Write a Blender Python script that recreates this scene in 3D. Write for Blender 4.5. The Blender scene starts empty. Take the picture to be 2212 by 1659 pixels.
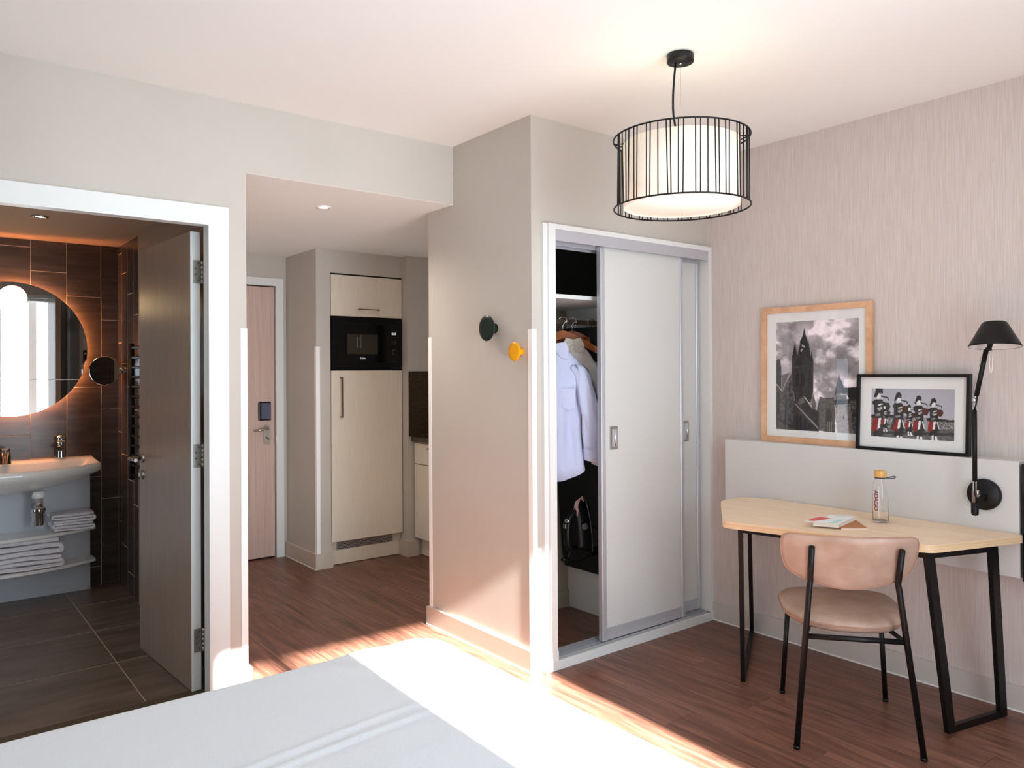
import bpy, bmesh, math, random
import numpy as np
from mathutils import Vector, Matrix, noise
random.seed(7)
PI = math.pi
sc = bpy.context.scene
COL = sc.collection

# ---------------------------------------------------------------- camera
cam_d = bpy.data.cameras.new('camera')
cam = bpy.data.objects.new('camera', cam_d)
COL.objects.link(cam)
cam_d.sensor_fit = 'HORIZONTAL'
cam_d.sensor_width = 36.0
cam_d.lens = 36.0 * 1671.39 / 2212.0
cam_d.shift_y = (792.14 - 829.5) / 2212.0
cam_d.clip_start = 0.02
r_ = Vector((0.78640387, -0.61768536, -0.00581012))
u_ = Vector((0.000556, -0.008698, 0.999962))
f_ = Vector((0.61771243, 0.78637723, 0.00649674))
m = Matrix((r_, u_, -f_)).transposed().to_4x4()
m.translation = Vector((0, 0, 1.45))
cam.matrix_world = m
sc.camera = cam

# ---------------------------------------------------------------- world, sun, daylight, added fill lights, exposure
w = bpy.data.worlds.new('world'); sc.world = w
w.use_nodes = True
bg = w.node_tree.nodes['Background']
bg.inputs[0].default_value = (0.76, 0.88, 1.0, 1)
bg.inputs[1].default_value = 6.0

def add_light(name, kind, loc, direction, energy, color=(1, 1, 1), **kw):
    d = bpy.data.lights.new(name, kind)
    d.energy = energy; d.color = color
    for k, v in kw.items(): setattr(d, k, v)
    o = bpy.data.objects.new(name, d); COL.objects.link(o)
    o.location = loc
    o.rotation_euler = Vector(direction).to_track_quat('-Z', 'Y').to_euler()
    return o

add_light('sun', 'SUN', (1.5, -4, 5), (0.03, 1.0, -0.60), 135.0, (1.0, 0.98, 0.96), angle=math.radians(1.3))
add_light('window_daylight', 'AREA', (1.66, -0.52, 1.28), (0, 1, -0.02), 38.0, (0.72, 0.86, 1.0),
          shape='RECTANGLE', size=1.36, size_y=2.45)


add_light('blind_fill', 'AREA', (-0.43, -0.30, 1.45), (0.22, 1, -0.03), 42.0, (0.72, 0.86, 1.0),
          shape='RECTANGLE', size=1.75, size_y=2.0)  # added fill light in front of a solid wall, no window behind
add_light('outdoor_fill', 'SUN', (1.5, -6, 2), (0.0, 1.0, 0.16), 7.0, (0.80, 0.91, 1.0), angle=math.radians(48))  # added broad fill lamp aimed inward to lift corridor and ceilings

sc.view_settings.view_transform = 'Standard'
sc.view_settings.look = 'None'
sc.view_settings.gamma = 1
AO = 0.17
sc.view_settings.use_curve_mapping = False
sc.view_settings.exposure = -0.62
try:
    sc.cycles.use_denoising = True
    sc.cycles.use_fast_gi = True
    sc.cycles.fast_gi_method = 'ADD'
    sc.cycles.ao_bounces = 1
    w.light_settings.ao_factor = AO
    w.light_settings.distance = 0.5
    sc.cycles.max_bounces = 12
    sc.cycles.diffuse_bounces = 8
    sc.cycles.glossy_bounces = 4
    sc.cycles.transmission_bounces = 8
    sc.cycles.transparent_max_bounces = 12
    sc.cycles.sample_clamp_indirect = 6.0
    sc.cycles.caustics_reflective = False
    sc.cycles.caustics_refractive = False
except Exception:
    pass

# ---------------------------------------------------------------- materials
def S(r, g, b):
    def f(c):
        c /= 255.0
        return c / 12.92 if c <= 0.04045 else ((c + 0.055) / 1.055) ** 2.4
    return (f(r), f(g), f(b), 1.0)

def mat(name, col, rough=0.6, metal=0.0, emit=None, estr=0.0, trans=0.0, ior=1.45, spec=0.5, alpha=None):
    mt = bpy.data.materials.new(name); mt.use_nodes = True
    b = mt.node_tree.nodes['Principled BSDF']
    b.inputs['Base Color'].default_value = col
    b.inputs['Roughness'].default_value = rough
    b.inputs['Metallic'].default_value = metal
    b.inputs['IOR'].default_value = ior
    b.inputs['Specular IOR Level'].default_value = spec
    b.inputs['Transmission Weight'].default_value = trans
    if emit:
        b.inputs['Emission Color'].default_value = emit
        b.inputs['Emission Strength'].default_value = estr
    return mt

def nodes(mt):
    return mt.node_tree.nodes, mt.node_tree.links, mt.node_tree.nodes['Principled BSDF']

def add_noise(mt, c1, c2, scale=(1, 1, 1), nscale=5.0, detail=4.0, bump=0.0, lo=0.3, hi=0.7, rand=False, coord='Object', dist=0.0, bdist=0.002):
    n, l, b = nodes(mt)
    tc = n.new('ShaderNodeTexCoord'); mp = n.new('ShaderNodeMapping')
    mp.inputs['Scale'].default_value = scale
    l.new(tc.outputs[coord], mp.inputs['Vector'])
    if rand:
        oi = n.new('ShaderNodeObjectInfo'); ml = n.new('ShaderNodeMath'); ml.operation = 'MULTIPLY'; ml.inputs[1].default_value = 37.0
        l.new(oi.outputs['Random'], ml.inputs[0])
        cb = n.new('ShaderNodeCombineXYZ'); l.new(ml.outputs[0], cb.inputs[0]); l.new(ml.outputs[0], cb.inputs[1]); l.new(ml.outputs[0], cb.inputs[2])
        l.new(cb.outputs[0], mp.inputs['Location'])
    no = n.new('ShaderNodeTexNoise'); no.inputs['Scale'].default_value = nscale; no.inputs['Detail'].default_value = detail
    no.inputs['Distortion'].default_value = dist
    l.new(mp.outputs[0], no.inputs['Vector'])
    cr = n.new('ShaderNodeValToRGB')
    cr.color_ramp.elements[0].position = lo; cr.color_ramp.elements[0].color = c1
    cr.color_ramp.elements[1].position = hi; cr.color_ramp.elements[1].color = c2
    l.new(no.outputs['Fac'], cr.inputs[0]); l.new(cr.outputs[0], b.inputs['Base Color'])
    if bump:
        bp = n.new('ShaderNodeBump'); bp.inputs['Strength'].default_value = bump; bp.inputs['Distance'].default_value = bdist
        l.new(no.outputs['Fac'], bp.inputs['Height']); l.new(bp.outputs[0], b.inputs['Normal'])
    return mt

M = {}
M['paint'] = add_noise(mat('warm_grey_paint', S(188, 182, 173), 0.55), S(185, 179, 170), S(191, 185, 176), nscale=2.0, bump=0.02)
M['ceil'] = mat('ceiling_paint', S(238, 240, 236), 0.8)
M['white'] = mat('white_gloss_paint', S(220, 223, 221), 0.35)
M['whiteplastic'] = mat('white_plastic', S(240, 240, 238), 0.35)
M['wallpaper'] = add_noise(mat('linen_wallpaper', S(203, 193, 186), 0.75), S(190, 180, 174), S(208, 199, 193), scale=(70, 75, 2.4), nscale=3.0, detail=5, bump=0.15, lo=0.3, hi=0.7, bdist=0.001)
M['base'] = mat('skirting_paint', S(196, 184, 170), 0.45)
M['basegrey'] = mat('pale_grey_skirting', S(196, 190, 184), 0.45)

def wood(name, dark, mid, light, sx, sy, sz, rough, rand=True, bump=0.08, coord='Object', varamt=0.25):
    mt = mat(name, mid, rough)
    n, l, b = nodes(mt)
    tc = n.new('ShaderNodeTexCoord'); mp = n.new('ShaderNodeMapping'); mp.inputs['Scale'].default_value = (sx, sy, sz)
    l.new(tc.outputs[coord], mp.inputs['Vector'])
    oi = n.new('ShaderNodeObjectInfo')
    if rand:
        ml = n.new('ShaderNodeMath'); ml.operation = 'MULTIPLY'; ml.inputs[1].default_value = 53.0
        l.new(oi.outputs['Random'], ml.inputs[0])
        cb = n.new('ShaderNodeCombineXYZ')
        for i in range(3): l.new(ml.outputs[0], cb.inputs[i])
        l.new(cb.outputs[0], mp.inputs['Location'])
    n1 = n.new('ShaderNodeTexNoise'); n1.inputs['Scale'].default_value = 1.0; n1.inputs['Detail'].default_value = 8; n1.inputs['Distortion'].default_value = 1.2; n1.inputs['Roughness'].default_value = 0.65
    l.new(mp.outputs[0], n1.inputs['Vector'])
    cr = n.new('ShaderNodeValToRGB'); e = cr.color_ramp.elements
    e[0].position = 0.30; e[0].color = dark; e[1].position = 0.72; e[1].color = light
    k = e.new(0.5); k.color = mid
    l.new(n1.outputs['Fac'], cr.inputs[0])
    hs = n.new('ShaderNodeHueSaturation')
    mr = n.new('ShaderNodeMapRange'); mr.inputs['To Min'].default_value = 1 - varamt; mr.inputs['To Max'].default_value = 1 + varamt
    l.new(oi.outputs['Random'], mr.inputs['Value']); l.new(mr.outputs[0], hs.inputs['Value'])
    l.new(cr.outputs[0], hs.inputs['Color']); l.new(hs.outputs[0], b.inputs['Base Color'])
    bp = n.new('ShaderNodeBump'); bp.inputs['Strength'].default_value = bump; bp.inputs['Distance'].default_value = 0.002
    l.new(n1.outputs['Fac'], bp.inputs['Height']); l.new(bp.outputs[0], b.inputs['Normal'])
    return mt

M['plank'] = wood('dark_walnut_plank', S(70, 44, 35), S(108, 71, 57), S(144, 100, 81), 30, 2.0, 8, 0.38, varamt=0.13)
M['subfloor'] = mat('plank_joint', S(38, 24, 18), 0.8)
M['oak'] = wood('pale_oak', S(222, 194, 162), S(234, 208, 178), S(242, 220, 194), 40, 3, 30, 0.42, rand=False, varamt=0)
M['oakedge'] = wood('oak_ply_edge', S(196, 166, 126), S(224, 196, 156), S(238, 216, 180), 1.2, 1.2, 300, 0.45, rand=False, varamt=0)
M['frameoak'] = wood('frame_oak', S(188, 144, 108), S(208, 164, 128), S(222, 182, 148), 6, 6, 6, 0.45, rand=False, varamt=0)
M['pinkwood'] = wood('pale_pink_veneer', S(182, 156, 144), S(196, 170, 158), S(206, 182, 170), 60, 60, 1.6, 0.45, rand=False, bump=0.03, varamt=0)
M['hangerwood'] = wood('orange_hanger_wood', S(132, 66, 22), S(164, 88, 36), S(184, 106, 48), 8, 8, 8, 0.35, rand=False, varamt=0)
M['bamboo'] = wood('bamboo', S(190, 138, 70), S(218, 168, 96), S(232, 190, 124), 120, 120, 4, 0.4, rand=False, varamt=0)
M['laminate'] = add_noise(mat('cream_laminate', S(222, 212, 194), 0.38), S(217, 206, 188), S(226, 216, 199), scale=(60, 60, 1.5), nscale=3, bump=0.03)
M['bathdoor'] = add_noise(mat('taupe_door_laminate', S(150, 132, 116), 0.3), S(140, 122, 106), S(158, 140, 124), scale=(50, 50, 1.0), nscale=3, bump=0.03)
M['doorwhite'] = mat('white_door_panel', S(204, 206, 203), 0.35)
M['alu'] = mat('brushed_aluminium', S(205, 208, 214), 0.32, 0.55)
M['aludark'] = mat('satin_aluminium', S(186, 187, 193), 0.4, 0.25)
M['steel'] = mat('satin_steel', S(190, 184, 175), 0.28, 1.0)
M['chrome'] = mat('chrome', S(225, 225, 225), 0.06, 1.0)
M['brownsteel'] = mat('bronze_grey_handle', S(140, 122, 106), 0.35, 0.8)
M['black'] = mat('black_powder_metal', S(9, 9, 10), 0.42, spec=0.35)
M['blackgloss'] = mat('black_glass', S(8, 8, 9), 0.08)
M['blackplastic'] = mat('black_plastic', S(9, 10, 11), 0.25, spec=0.4)
M['darkgap'] = mat('dark_gap', S(20, 17, 14), 0.8)
M['tile'] = add_noise(mat('dark_wall_tile', S(66, 56, 50), 0.22), S(56, 47, 41), S(78, 68, 62), scale=(2, 2, 20), nscale=1.5, detail=5, rand=True, bump=0.02)
M['ftile'] = add_noise(mat('brown_grey_floor_tile', S(94, 80, 68), 0.32), S(78, 66, 56), S(108, 94, 82), scale=(1.5, 8, 1), nscale=2.2, detail=7, rand=True, bump=0.03)
M['grout'] = mat('beige_grout', S(200, 168, 140), 0.8)
M['fgrout'] = mat('pale_floor_grout', S(186, 164, 142), 0.8)
M['ceramic'] = mat('white_ceramic', S(232, 228, 222), 0.08)
M['mirror'] = mat('mirror_glass', (0.92, 0.92, 0.92, 1), 0.0, 1.0)
M['bathceil'] = mat('lamp_tinted_bath_ceiling', S(182, 150, 126), 0.7)  # white ceiling; warm lamp glow put into the base colour
M['towel'] = add_noise(mat('white_terry', S(226, 222, 224), 0.95), S(212, 208, 210), S(236, 232, 234), nscale=160, detail=2, bump=0.5)
M['bed'] = add_noise(mat('white_bed_linen', S(216, 221, 226), 0.85), S(212, 218, 224), S(220, 225, 230), nscale=240, detail=2, bump=0.12)
M['leather'] = add_noise(mat('tan_leather', S(162, 138, 122), 0.42), S(150, 124, 107), S(176, 152, 137), nscale=9, detail=8, bump=0.12)
M['seam'] = mat('leather_piping', S(158, 122, 102), 0.5)
M['panel'] = mat('pale_headboard_panel', S(208, 207, 205), 0.42)
M['shade'] = mat('lit_fabric_shade', S(250, 240, 225), 0.8, emit=S(255, 230, 204), estr=0.35)
M['diffuser'] = mat('lit_diffuser', S(250, 245, 235), 0.7, emit=S(255, 240, 222), estr=0.6)
M['globe'] = mat('lit_opal_globe', S(255, 240, 220), 0.3, emit=S(255, 214, 150), estr=9.0)
M['led'] = mat('warm_led_strip', S(255, 190, 120), 0.5, emit=(1.0, 0.36, 0.12, 1), estr=170.0)
M['spot'] = mat('lit_downlight', S(255, 240, 225), 0.3, emit=S(255, 236, 215), estr=8.0)
M['green'] = mat('dark_green_lacquer', S(3, 28, 21), 0.3)
M['yellow'] = mat('yellow_lacquer', S(228, 158, 0), 0.3)
M['shirt'] = add_noise(mat('light_blue_cotton', S(196, 204, 228), 0.9), S(190, 198, 224), S(202, 209, 233), nscale=220, detail=2, bump=0.1)
M['blouse'] = mat('cream_blouse', S(236, 228, 220), 0.8)
M['lace'] = add_noise(mat('cream_lace', S(228, 216, 202), 0.9), S(196, 182, 166), S(236, 226, 214), nscale=150, detail=1, bump=0.8)
M['boardcloth'] = mat('charcoal_board_cover', S(26, 29, 28), 0.9)
M['pinkplastic'] = mat('rose_plastic', S(196, 164, 156), 0.25)
M['greyplastic'] = mat('grey_plastic', S(90, 92, 92), 0.4)
M['closetshade'] = mat('shade_lining', S(34, 36, 30), 0.85)  # near-black, stands for shade in the upper wardrobe compartment
M['closetpaint'] = mat('closet_paint', S(168, 158, 142), 0.7)
M['stone'] = add_noise(mat('dark_brown_stone', S(58, 42, 26), 0.2), S(48, 34, 20), S(66, 50, 32), nscale=60, detail=3)
M['mat'] = mat('white_mount_board', S(232, 234, 232), 0.8)
M['curtain'] = mat('beige_curtain', S(190, 172, 158), 0.9)
M['grille'] = mat('steel_grille', S(188, 184, 180), 0.4, 0.7)
M['redprint'] = mat('dark_red_print', S(150, 30, 44), 0.5)
M['whitetext'] = mat('white_display', S(240, 240, 240), 0.5, emit=S(235, 240, 245), estr=1.2)
M['greytext'] = mat('grey_marking', S(120, 120, 116), 0.5)
M['paper'] = mat('paper', S(238, 232, 220), 0.8)
M['kraft'] = mat('brown_kraft_cover', S(172, 118, 78), 0.7)
M['cardred'] = mat('red_print', S(206, 92, 88), 0.6)
M['cardaqua'] = mat('aqua_print', S(190, 220, 216), 0.6)
M['strap'] = mat('slate_rubber_strap', S(74, 76, 98), 0.5)
M['cavity'] = mat('microwave_window', S(52, 50, 40), 0.12)
M['threshold'] = mat('olive_threshold', S(70, 60, 44), 0.5)
M['lampinner'] = mat('white_reflector', S(228, 226, 222), 0.4)
M['pipebox'] = mat('blue_lit_white_board', S(198, 202, 208), 0.45)  # white board; blue daylight tint put into the base colour

def glass_mat():
    mt = mat('clear_glass', (1, 1, 1, 1), 0.0, trans=1.0, ior=1.35)
    return mt
M['glass'] = glass_mat()
def pane_mat():
    mt = bpy.data.materials.new('thin_window_glass'); mt.use_nodes = True
    n, l = mt.node_tree.nodes, mt.node_tree.links
    n.clear()
    o = n.new('ShaderNodeOutputMaterial'); t = n.new('ShaderNodeBsdfTransparent'); g = n.new('ShaderNodeBsdfGlossy')
    g.inputs['Roughness'].default_value = 0.0
    mx = n.new('ShaderNodeMixShader'); mx.inputs[0].default_value = 0.035
    l.new(t.outputs[0], mx.inputs[1]); l.new(g.outputs[0], mx.inputs[2]); l.new(mx.outputs[0], o.inputs[0])
    return mt
M['pane'] = pane_mat()
def vcol_mat():
    mt = mat('printed_paper', (1, 1, 1, 1), 0.35)
    n, l, b = nodes(mt)
    a = n.new('ShaderNodeVertexColor'); a.layer_name = 'print'
    l.new(a.outputs[0], b.inputs['Base Color'])
    return mt
M['print'] = vcol_mat()

# ---------------------------------------------------------------- mesh helpers
class MB:
    def __init__(s):
        s.bm = bmesh.new()
    def box(s, x0, x1, y0, y1, z0, z1):
        bm = s.bm
        v = [bm.verts.new(c) for c in ((x0, y0, z0), (x1, y0, z0), (x1, y1, z0), (x0, y1, z0), (x0, y0, z1), (x1, y0, z1), (x1, y1, z1), (x0, y1, z1))]
        for f in ((0, 3, 2, 1), (4, 5, 6, 7), (0, 1, 5, 4), (1, 2, 6, 5), (2, 3, 7, 6), (3, 0, 4, 7)):
            bm.faces.new([v[i] for i in f])
        return s
    def tube(s, pts, r, n=10, cap=True, closed=False, smooth=True, square=False):
        pts = [Vector(p) for p in pts]
        N = len(pts)
        rs = r if isinstance(r, (list, tuple)) else [r] * N
        tang = []
        for i in range(N):
            if closed: t = pts[(i + 1) % N] - pts[i - 1]
            elif i == 0: t = pts[1] - pts[0]
            elif i == N - 1: t = pts[-1] - pts[-2]
            else: t = (pts[i + 1] - pts[i]).normalized() + (pts[i] - pts[i - 1]).normalized()
            tang.append(t.normalized())
        ref = Vector((0, 0, 1)) if abs(tang[0].z) < 0.9 else Vector((1, 0, 0))
        a = tang[0].cross(ref).normalized()
        rings = []
        for i in range(N):
            t = tang[i]
            a = (a - t * a.dot(t)).normalized()
            b = t.cross(a)
            ring = []
            for k in range(n):
                th = 2 * PI * k / n + (PI / 4 if n == 4 else 0)
                ring.append(s.bm.verts.new(pts[i] + (a * math.cos(th) + b * math.sin(th)) * rs[i]))
            rings.append(ring)
        for i in range(N if closed else N - 1):
            A, B = rings[i], rings[(i + 1) % N]
            for k in range(n):
                f = s.bm.faces.new((A[k], A[(k + 1) % n], B[(k + 1) % n], B[k])); f.smooth = smooth and n > 4
        if cap and not closed:
            s.bm.faces.new(rings[0][::-1]); s.bm.faces.new(rings[-1])
        return s
    def lathe(s, prof, o=(0, 0, 0), axis='z', n=32, smooth=True, close=False):
        o = Vector(o)
        if isinstance(axis, str): ax = {'x': Vector((1, 0, 0)), 'y': Vector((0, 1, 0)), 'z': Vector((0, 0, 1))}[axis]
        else: ax = Vector(axis).normalized()
        ref = Vector((0, 0, 1)) if abs(ax.z) < 0.9 else Vector((1, 0, 0))
        a = ax.cross(ref).normalized(); b = ax.cross(a)
        rings = []
        for r, h in prof:
            if r < 1e-6: rings.append([s.bm.verts.new(o + ax * h)])
            else: rings.append([s.bm.verts.new(o + ax * h + (a * math.cos(2 * PI * k / n) + b * math.sin(2 * PI * k / n)) * r) for k in range(n)])
        L = len(rings)
        for i in range(L if close else L - 1):
            A, B = rings[i], rings[(i + 1) % L]
            for k in range(n):
                k2 = (k + 1) % n
                if len(A) == 1 and len(B) == 1: continue
                if len(A) == 1: f = s.bm.faces.new((A[0], B[k2], B[k]))
                elif len(B) == 1: f = s.bm.faces.new((A[k], A[k2], B[0]))
                else: f = s.bm.faces.new((A[k], A[k2], B[k2], B[k]))
                f.smooth = smooth
        return s
    def prism(s, poly, d, n=Vector((0, 0, 1))):
        """poly: list of 3D points; extrude by vector d"""
        d = Vector(d)
        a = [s.bm.verts.new(Vector(p)) for p in poly]
        b = [s.bm.verts.new(Vector(p) + d) for p in poly]
        s.bm.faces.new(a[::-1]); s.bm.faces.new(b)
        N = len(poly)
        for i in range(N):
            s.bm.faces.new((a[i], a[(i + 1) % N], b[(i + 1) % N], b[i]))
        return s
    def loft(s, rings, cap=True, closed=True, smooth=True):
        R = [[s.bm.verts.new(Vector(p)) for p in ring] for ring in rings]
        n = len(R[0])
        for i in range(len(R) - 1):
            for k in range(n if closed else n - 1):
                f = s.bm.faces.new((R[i][k], R[i][(k + 1) % n], R[i + 1][(k + 1) % n], R[i + 1][k])); f.smooth = smooth
        if cap and closed:
            s.bm.faces.new(R[0][::-1]); s.bm.faces.new(R[-1])
        return s
    def grid(s, fn, nu, nv, smooth=True):
        V = [[s.bm.verts.new(Vector(fn(i / nu, j / nv))) for j in range(nv + 1)] for i in range(nu + 1)]
        for i in range(nu):
            for j in range(nv):
                f = s.bm.faces.new((V[i][j], V[i + 1][j], V[i + 1][j + 1], V[i][j + 1])); f.smooth = smooth
        return s
    def bevel(s, w, seg=2):
        bmesh.ops.bevel(s.bm, geom=list(s.bm.edges), offset=w, segments=seg, affect='EDGES', profile=0.5, clamp_overlap=True)
        return s
    def rot(s, ang, axis, c):
        bmesh.ops.rotate(s.bm, verts=s.bm.verts, cent=Vector(c), matrix=Matrix.Rotation(ang, 3, axis))
        return s

def wl(o):
    v = Vector((0, 0, 0))
    while o is not None:
        v = v + o.location; o = o.parent
    return v

def build(name, mb, mt, parent=None, label=None, recalc=True):
    bm = mb.bm
    if recalc: bmesh.ops.recalc_face_normals(bm, faces=bm.faces)
    off = wl(parent)
    if parent is not None: bmesh.ops.translate(bm, verts=bm.verts, vec=-off)
    me = bpy.data.meshes.new(name); bm.to_mesh(me); bm.free()
    for x in (mt if isinstance(mt, (list, tuple)) else [mt]): me.materials.append(M[x])
    o = bpy.data.objects.new(name, me); COL.objects.link(o)
    if parent is not None: o.parent = parent
    if label: o['label'] = label
    return o

def box(name, mt, x0, x1, y0, y1, z0, z1, parent=None, bev=0.0, label=None, seg=2):
    mb = MB().box(x0, x1, y0, y1, z0, z1)
    if bev: mb.bevel(bev, seg)
    return build(name, mb, mt, parent, label)

def thing(name, label, cat, loc, group=None):
    o = bpy.data.objects.new(name, None); COL.objects.link(o)
    o.location = loc; o.empty_display_size = 0.05
    o['label'] = label; o['category'] = cat
    if group: o['group'] = group
    return o

def tag(o, label, cat, group=None):
    o['label'] = label; o['category'] = cat
    if group: o['group'] = group
    return o

def recenter(o):
    """single-mesh top-level thing: put its origin at its base"""
    me = o.data; n = len(me.vertices)
    co = np.zeros(n * 3); me.vertices.foreach_get('co', co); co = co.reshape(-1, 3)
    c = np.array([(co[:, 0].min() + co[:, 0].max()) / 2, (co[:, 1].min() + co[:, 1].max()) / 2, co[:, 2].min()])
    me.vertices.foreach_set('co', (co - c).ravel()); me.update()
    o.location = Vector(c)
    return o

def struct(name, mb, mt, label=None, cat=None):
    o = build(name, mb, mt)
    o['kind'] = 'structure'
    if label: o['label'] = label
    if cat: o['category'] = cat
    return o

def sbox(name, mt, *b, **k):
    return struct(name, MB().box(*b), mt, **k)

# ---------------------------------------------------------------- shell dimensions
H = 2.69        # main ceiling
HC = 2.37       # corridor ceiling
HB = 2.336      # bathroom ceiling
YL = 3.542      # wall with bathroom door
XK = 2.377      # wall with the two hooks
YC = 2.87       # wardrobe front wall
XD = 3.72       # desk wall
YB = 5.937      # bathroom back wall

# ---------------------------------------------------------------- floor (main room + corridor) in planks
floor = sbox('floor', 'subfloor', -1.7, 3.95, -0.55, 6.1, -0.12, -0.006, label='dark walnut plank floor of the room and corridor', cat='floor')
PW = 0.191
x0 = 2.445 - PW * 6
known = {6: 2.115, 7: 1.583, 8: 2.0, 4: 4.52, 3: 4.233, 9: 1.173}
for c in range(-15, 7 + 6):
    xa = x0 + c * PW; xb = xa + PW
    if xb < -1.65 or xa > 3.93: continue
    ph = known.get(c, (c * 0.47) % 1.22 + 0.3)
    y = ph - 1.28 * 5
    while y < 6.0:
        ya, yb = max(y, -0.5), min(y + 1.28, 6.05)
        y += 1.28
        if yb <= -0.45: continue
        xm = (xa + xb) / 2
        if xm < 1.2:
            if ya > 3.55: continue
            yb = min(yb, 3.55)
        if yb - ya < 0.03: continue
        g = 0.0006
        p = MB().box(-(xb - xa) / 2 + g, (xb - xa) / 2 - g, -(yb - ya) / 2 + g, (yb - ya) / 2 - g, -0.006, 0.0)
        o = build('plank', p, 'plank')
        o.parent = floor; o.location = (xm, (ya + yb) / 2, 0)

# bathroom floor
bfloor = sbox('floor_bathroom', 'fgrout', -1.2, 1.175, 3.67, 5.95, -0.05, 0.0032, label='dark brown-grey tiled bathroom floor', cat='floor')
ys = [3.69, 4.292, 4.885, 5.475, 5.937]
xs = [1.175, 0.838, 0.233, -0.372, -0.977, -1.2]
for i in range(len(ys) - 1):
    for j in range(len(xs) - 1):
        xa, xb, ya, yb = xs[j + 1], xs[j], ys[i], ys[i + 1]
        mb = MB().box(-(xb - xa) / 2 + .002, (xb - xa) / 2 - .002, -(yb - ya) / 2 + .0035, (yb - ya) / 2 - .0035, 0, 0.0045).bevel(0.0008, 1)
        o = build('tile', mb, 'ftile'); o.parent = bfloor; o.location = ((xa + xb) / 2, (ya + yb) / 2, 0.0)
sbox('trim_1', 'threshold', 0.26, 1.09, 3.545, 3.69, -0.01, 0.006, label='dark threshold strip under the bathroom doorway', cat='trim')

# ---------------------------------------------------------------- ceilings
sbox('ceiling', 'ceil', -1.75, 3.95, -0.6, 3.67, H, H + 0.15, label='off-white main ceiling', cat='ceiling')
cc_ = MB().box(1.2355, XK - .0005, YL + .0005, 3.67, HC - .0005, HC + .0008).box(1.235, 3.95, 3.67, 6.1, HC - .0005, HC + 0.3)
struct('ceiling_corridor', cc_, 'ceil', 'lower white corridor ceiling', 'ceiling')
sbox('ceiling_bathroom', 'bathceil', -1.3, 1.175, 3.67, 6.0, HB, HB + 0.3, label='bathroom ceiling', cat='ceiling')

# ---------------------------------------------------------------- walls
wl_ = MB()
wl_.box(-1.75, 0.20, YL, 3.67, -0.05, H)
wl_.box(0.20, 1.115, YL, 3.67, 2.165, H)
wl_.box(1.115, 1.235, YL, 3.67, -0.05, H)
wl_.box(1.235, XK, YL, 3.67, HC + .001, H)
struct('wall_left', wl_, 'paint', 'warm grey wall around the bathroom doorway', 'wall')
wk = MB().box(XK, 2.50, YC, 3.67, -0.05, H).box(XK, 2.50, 3.67, 3.80, -0.05, HC)
struct('wall_center', wk, 'paint', 'short taupe wall carrying the two round hooks', 'wall')
wf = MB().box(2.50, XD, YC, 2.97, 2.165, H).box(2.50, XD + 0.1, 3.575, 3.80, -0.05, H)
struct('wall_front', wf, 'paint', 'taupe wall above the wardrobe opening', 'wall')
sbox('wall_right', 'wallpaper', XD, XD + 0.12, -0.5, 3.80, -0.05, H, label='pinkish linen-textured wallpapered desk wall', cat='wall')
sbox('wall_corridor', 'paint', 1.175, 1.235, 3.67, 6.05, -0.05, 2.62, label='corridor side wall', cat='wall')
we = MB().box(1.235, 1.42, 5.95, 6.1, -0.05, HC + .1).box(2.32, 2.45, 5.95, 6.1, -0.05, HC + .1).box(1.42, 2.32, 5.95, 6.1, 2.14, HC + .1)
struct('wall_entrance', we, 'paint', 'wall around the entrance door', 'wall')
wp = MB().box(2.39, 2.503, 5.38, 5.95, -0.05, HC + .05).box(2.503, 3.118, 5.38, 5.5, 2.20, HC + .05).box(2.503, 3.2, 5.86, 5.95, -0.05, HC + .05)
wp.box(3.118, 3.95, 5.305, 6.1, -0.05, HC + .05)
struct('wall_kitchen', wp, 'paint', 'taupe walls framing the kitchen niche', 'wall')
sbox('wall_kitchen_side', 'paint', 3.80, 3.95, 3.80, 5.4, -0.05, HC + .1, label='kitchen side wall', cat='wall')
sbox('wall_back_left', 'paint', -1.75, -1.6, -0.5, 3.67, -0.05, H, label='side wall beside the bed', cat='wall')
wb = MB()
wb.box(-1.75, 0.97, -0.50, -0.33, -0.05, H).box(2.36, 3.8, -0.50, -0.33, -0.05, H)
wb.box(0.97, 2.36, -0.50, -0.33, 2.585, H)
struct('wall_back', wb, 'paint', 'window wall', 'wall')
# window frames, mullion, panes
wi = MB().box(1.31, 1.40, -0.45, -0.38, 0.0, 2.585).box(0.97, 1.0, -0.45, -0.38, 0, 2.585).box(2.33, 2.36, -0.45, -0.38, 0, 2.585).box(1.0, 2.33, -0.45, -0.38, 2.545, 2.585).box(1.0, 2.33, -0.45, -0.38, 0.0, 0.05)
win = struct('window_1', wi, 'white', 'tall white-framed window', 'window')
build('pane', MB().box(1.0, 1.31, -0.42, -0.416, 0.05, 2.545), 'pane', win)
build('pane', MB().box(1.40, 2.33, -0.42, -0.416, 0.05, 2.545), 'pane', win)
bd = MB()
for k in range(20): bd.box(-1.32, 0.46, -0.328, -0.322, 0.42 + k * .10, 0.515 + k * .10)
struct('fill_blind', bd, 'curtain', 'added closed blind behind the bed, backing an added fill light', 'window')  # made-up blind slats on the solid wall, behind the added fill light
# curtain beside window (seen in the bathroom mirror)
def curtain(x0, x1, nm, lab):
    mb = MB()
    def fn(u, v):
        x = x0 + (x1 - x0) * u
        return (x, -0.285 + 0.02 * math.sin(u * 2 * PI * 7) , 0.03 + 2.45 * v)
    mb.grid(fn, 70, 4)
    o = build(nm, mb, 'curtain')
    sd = o.modifiers.new('thick', 'SOLIDIFY'); sd.thickness = 0.004
    recenter(o); tag(o, lab, 'curtain')
    return o
curtain(0.52, 0.97, 'curtain', 'beige floor-length curtain reflected in the round bathroom mirror')

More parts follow.
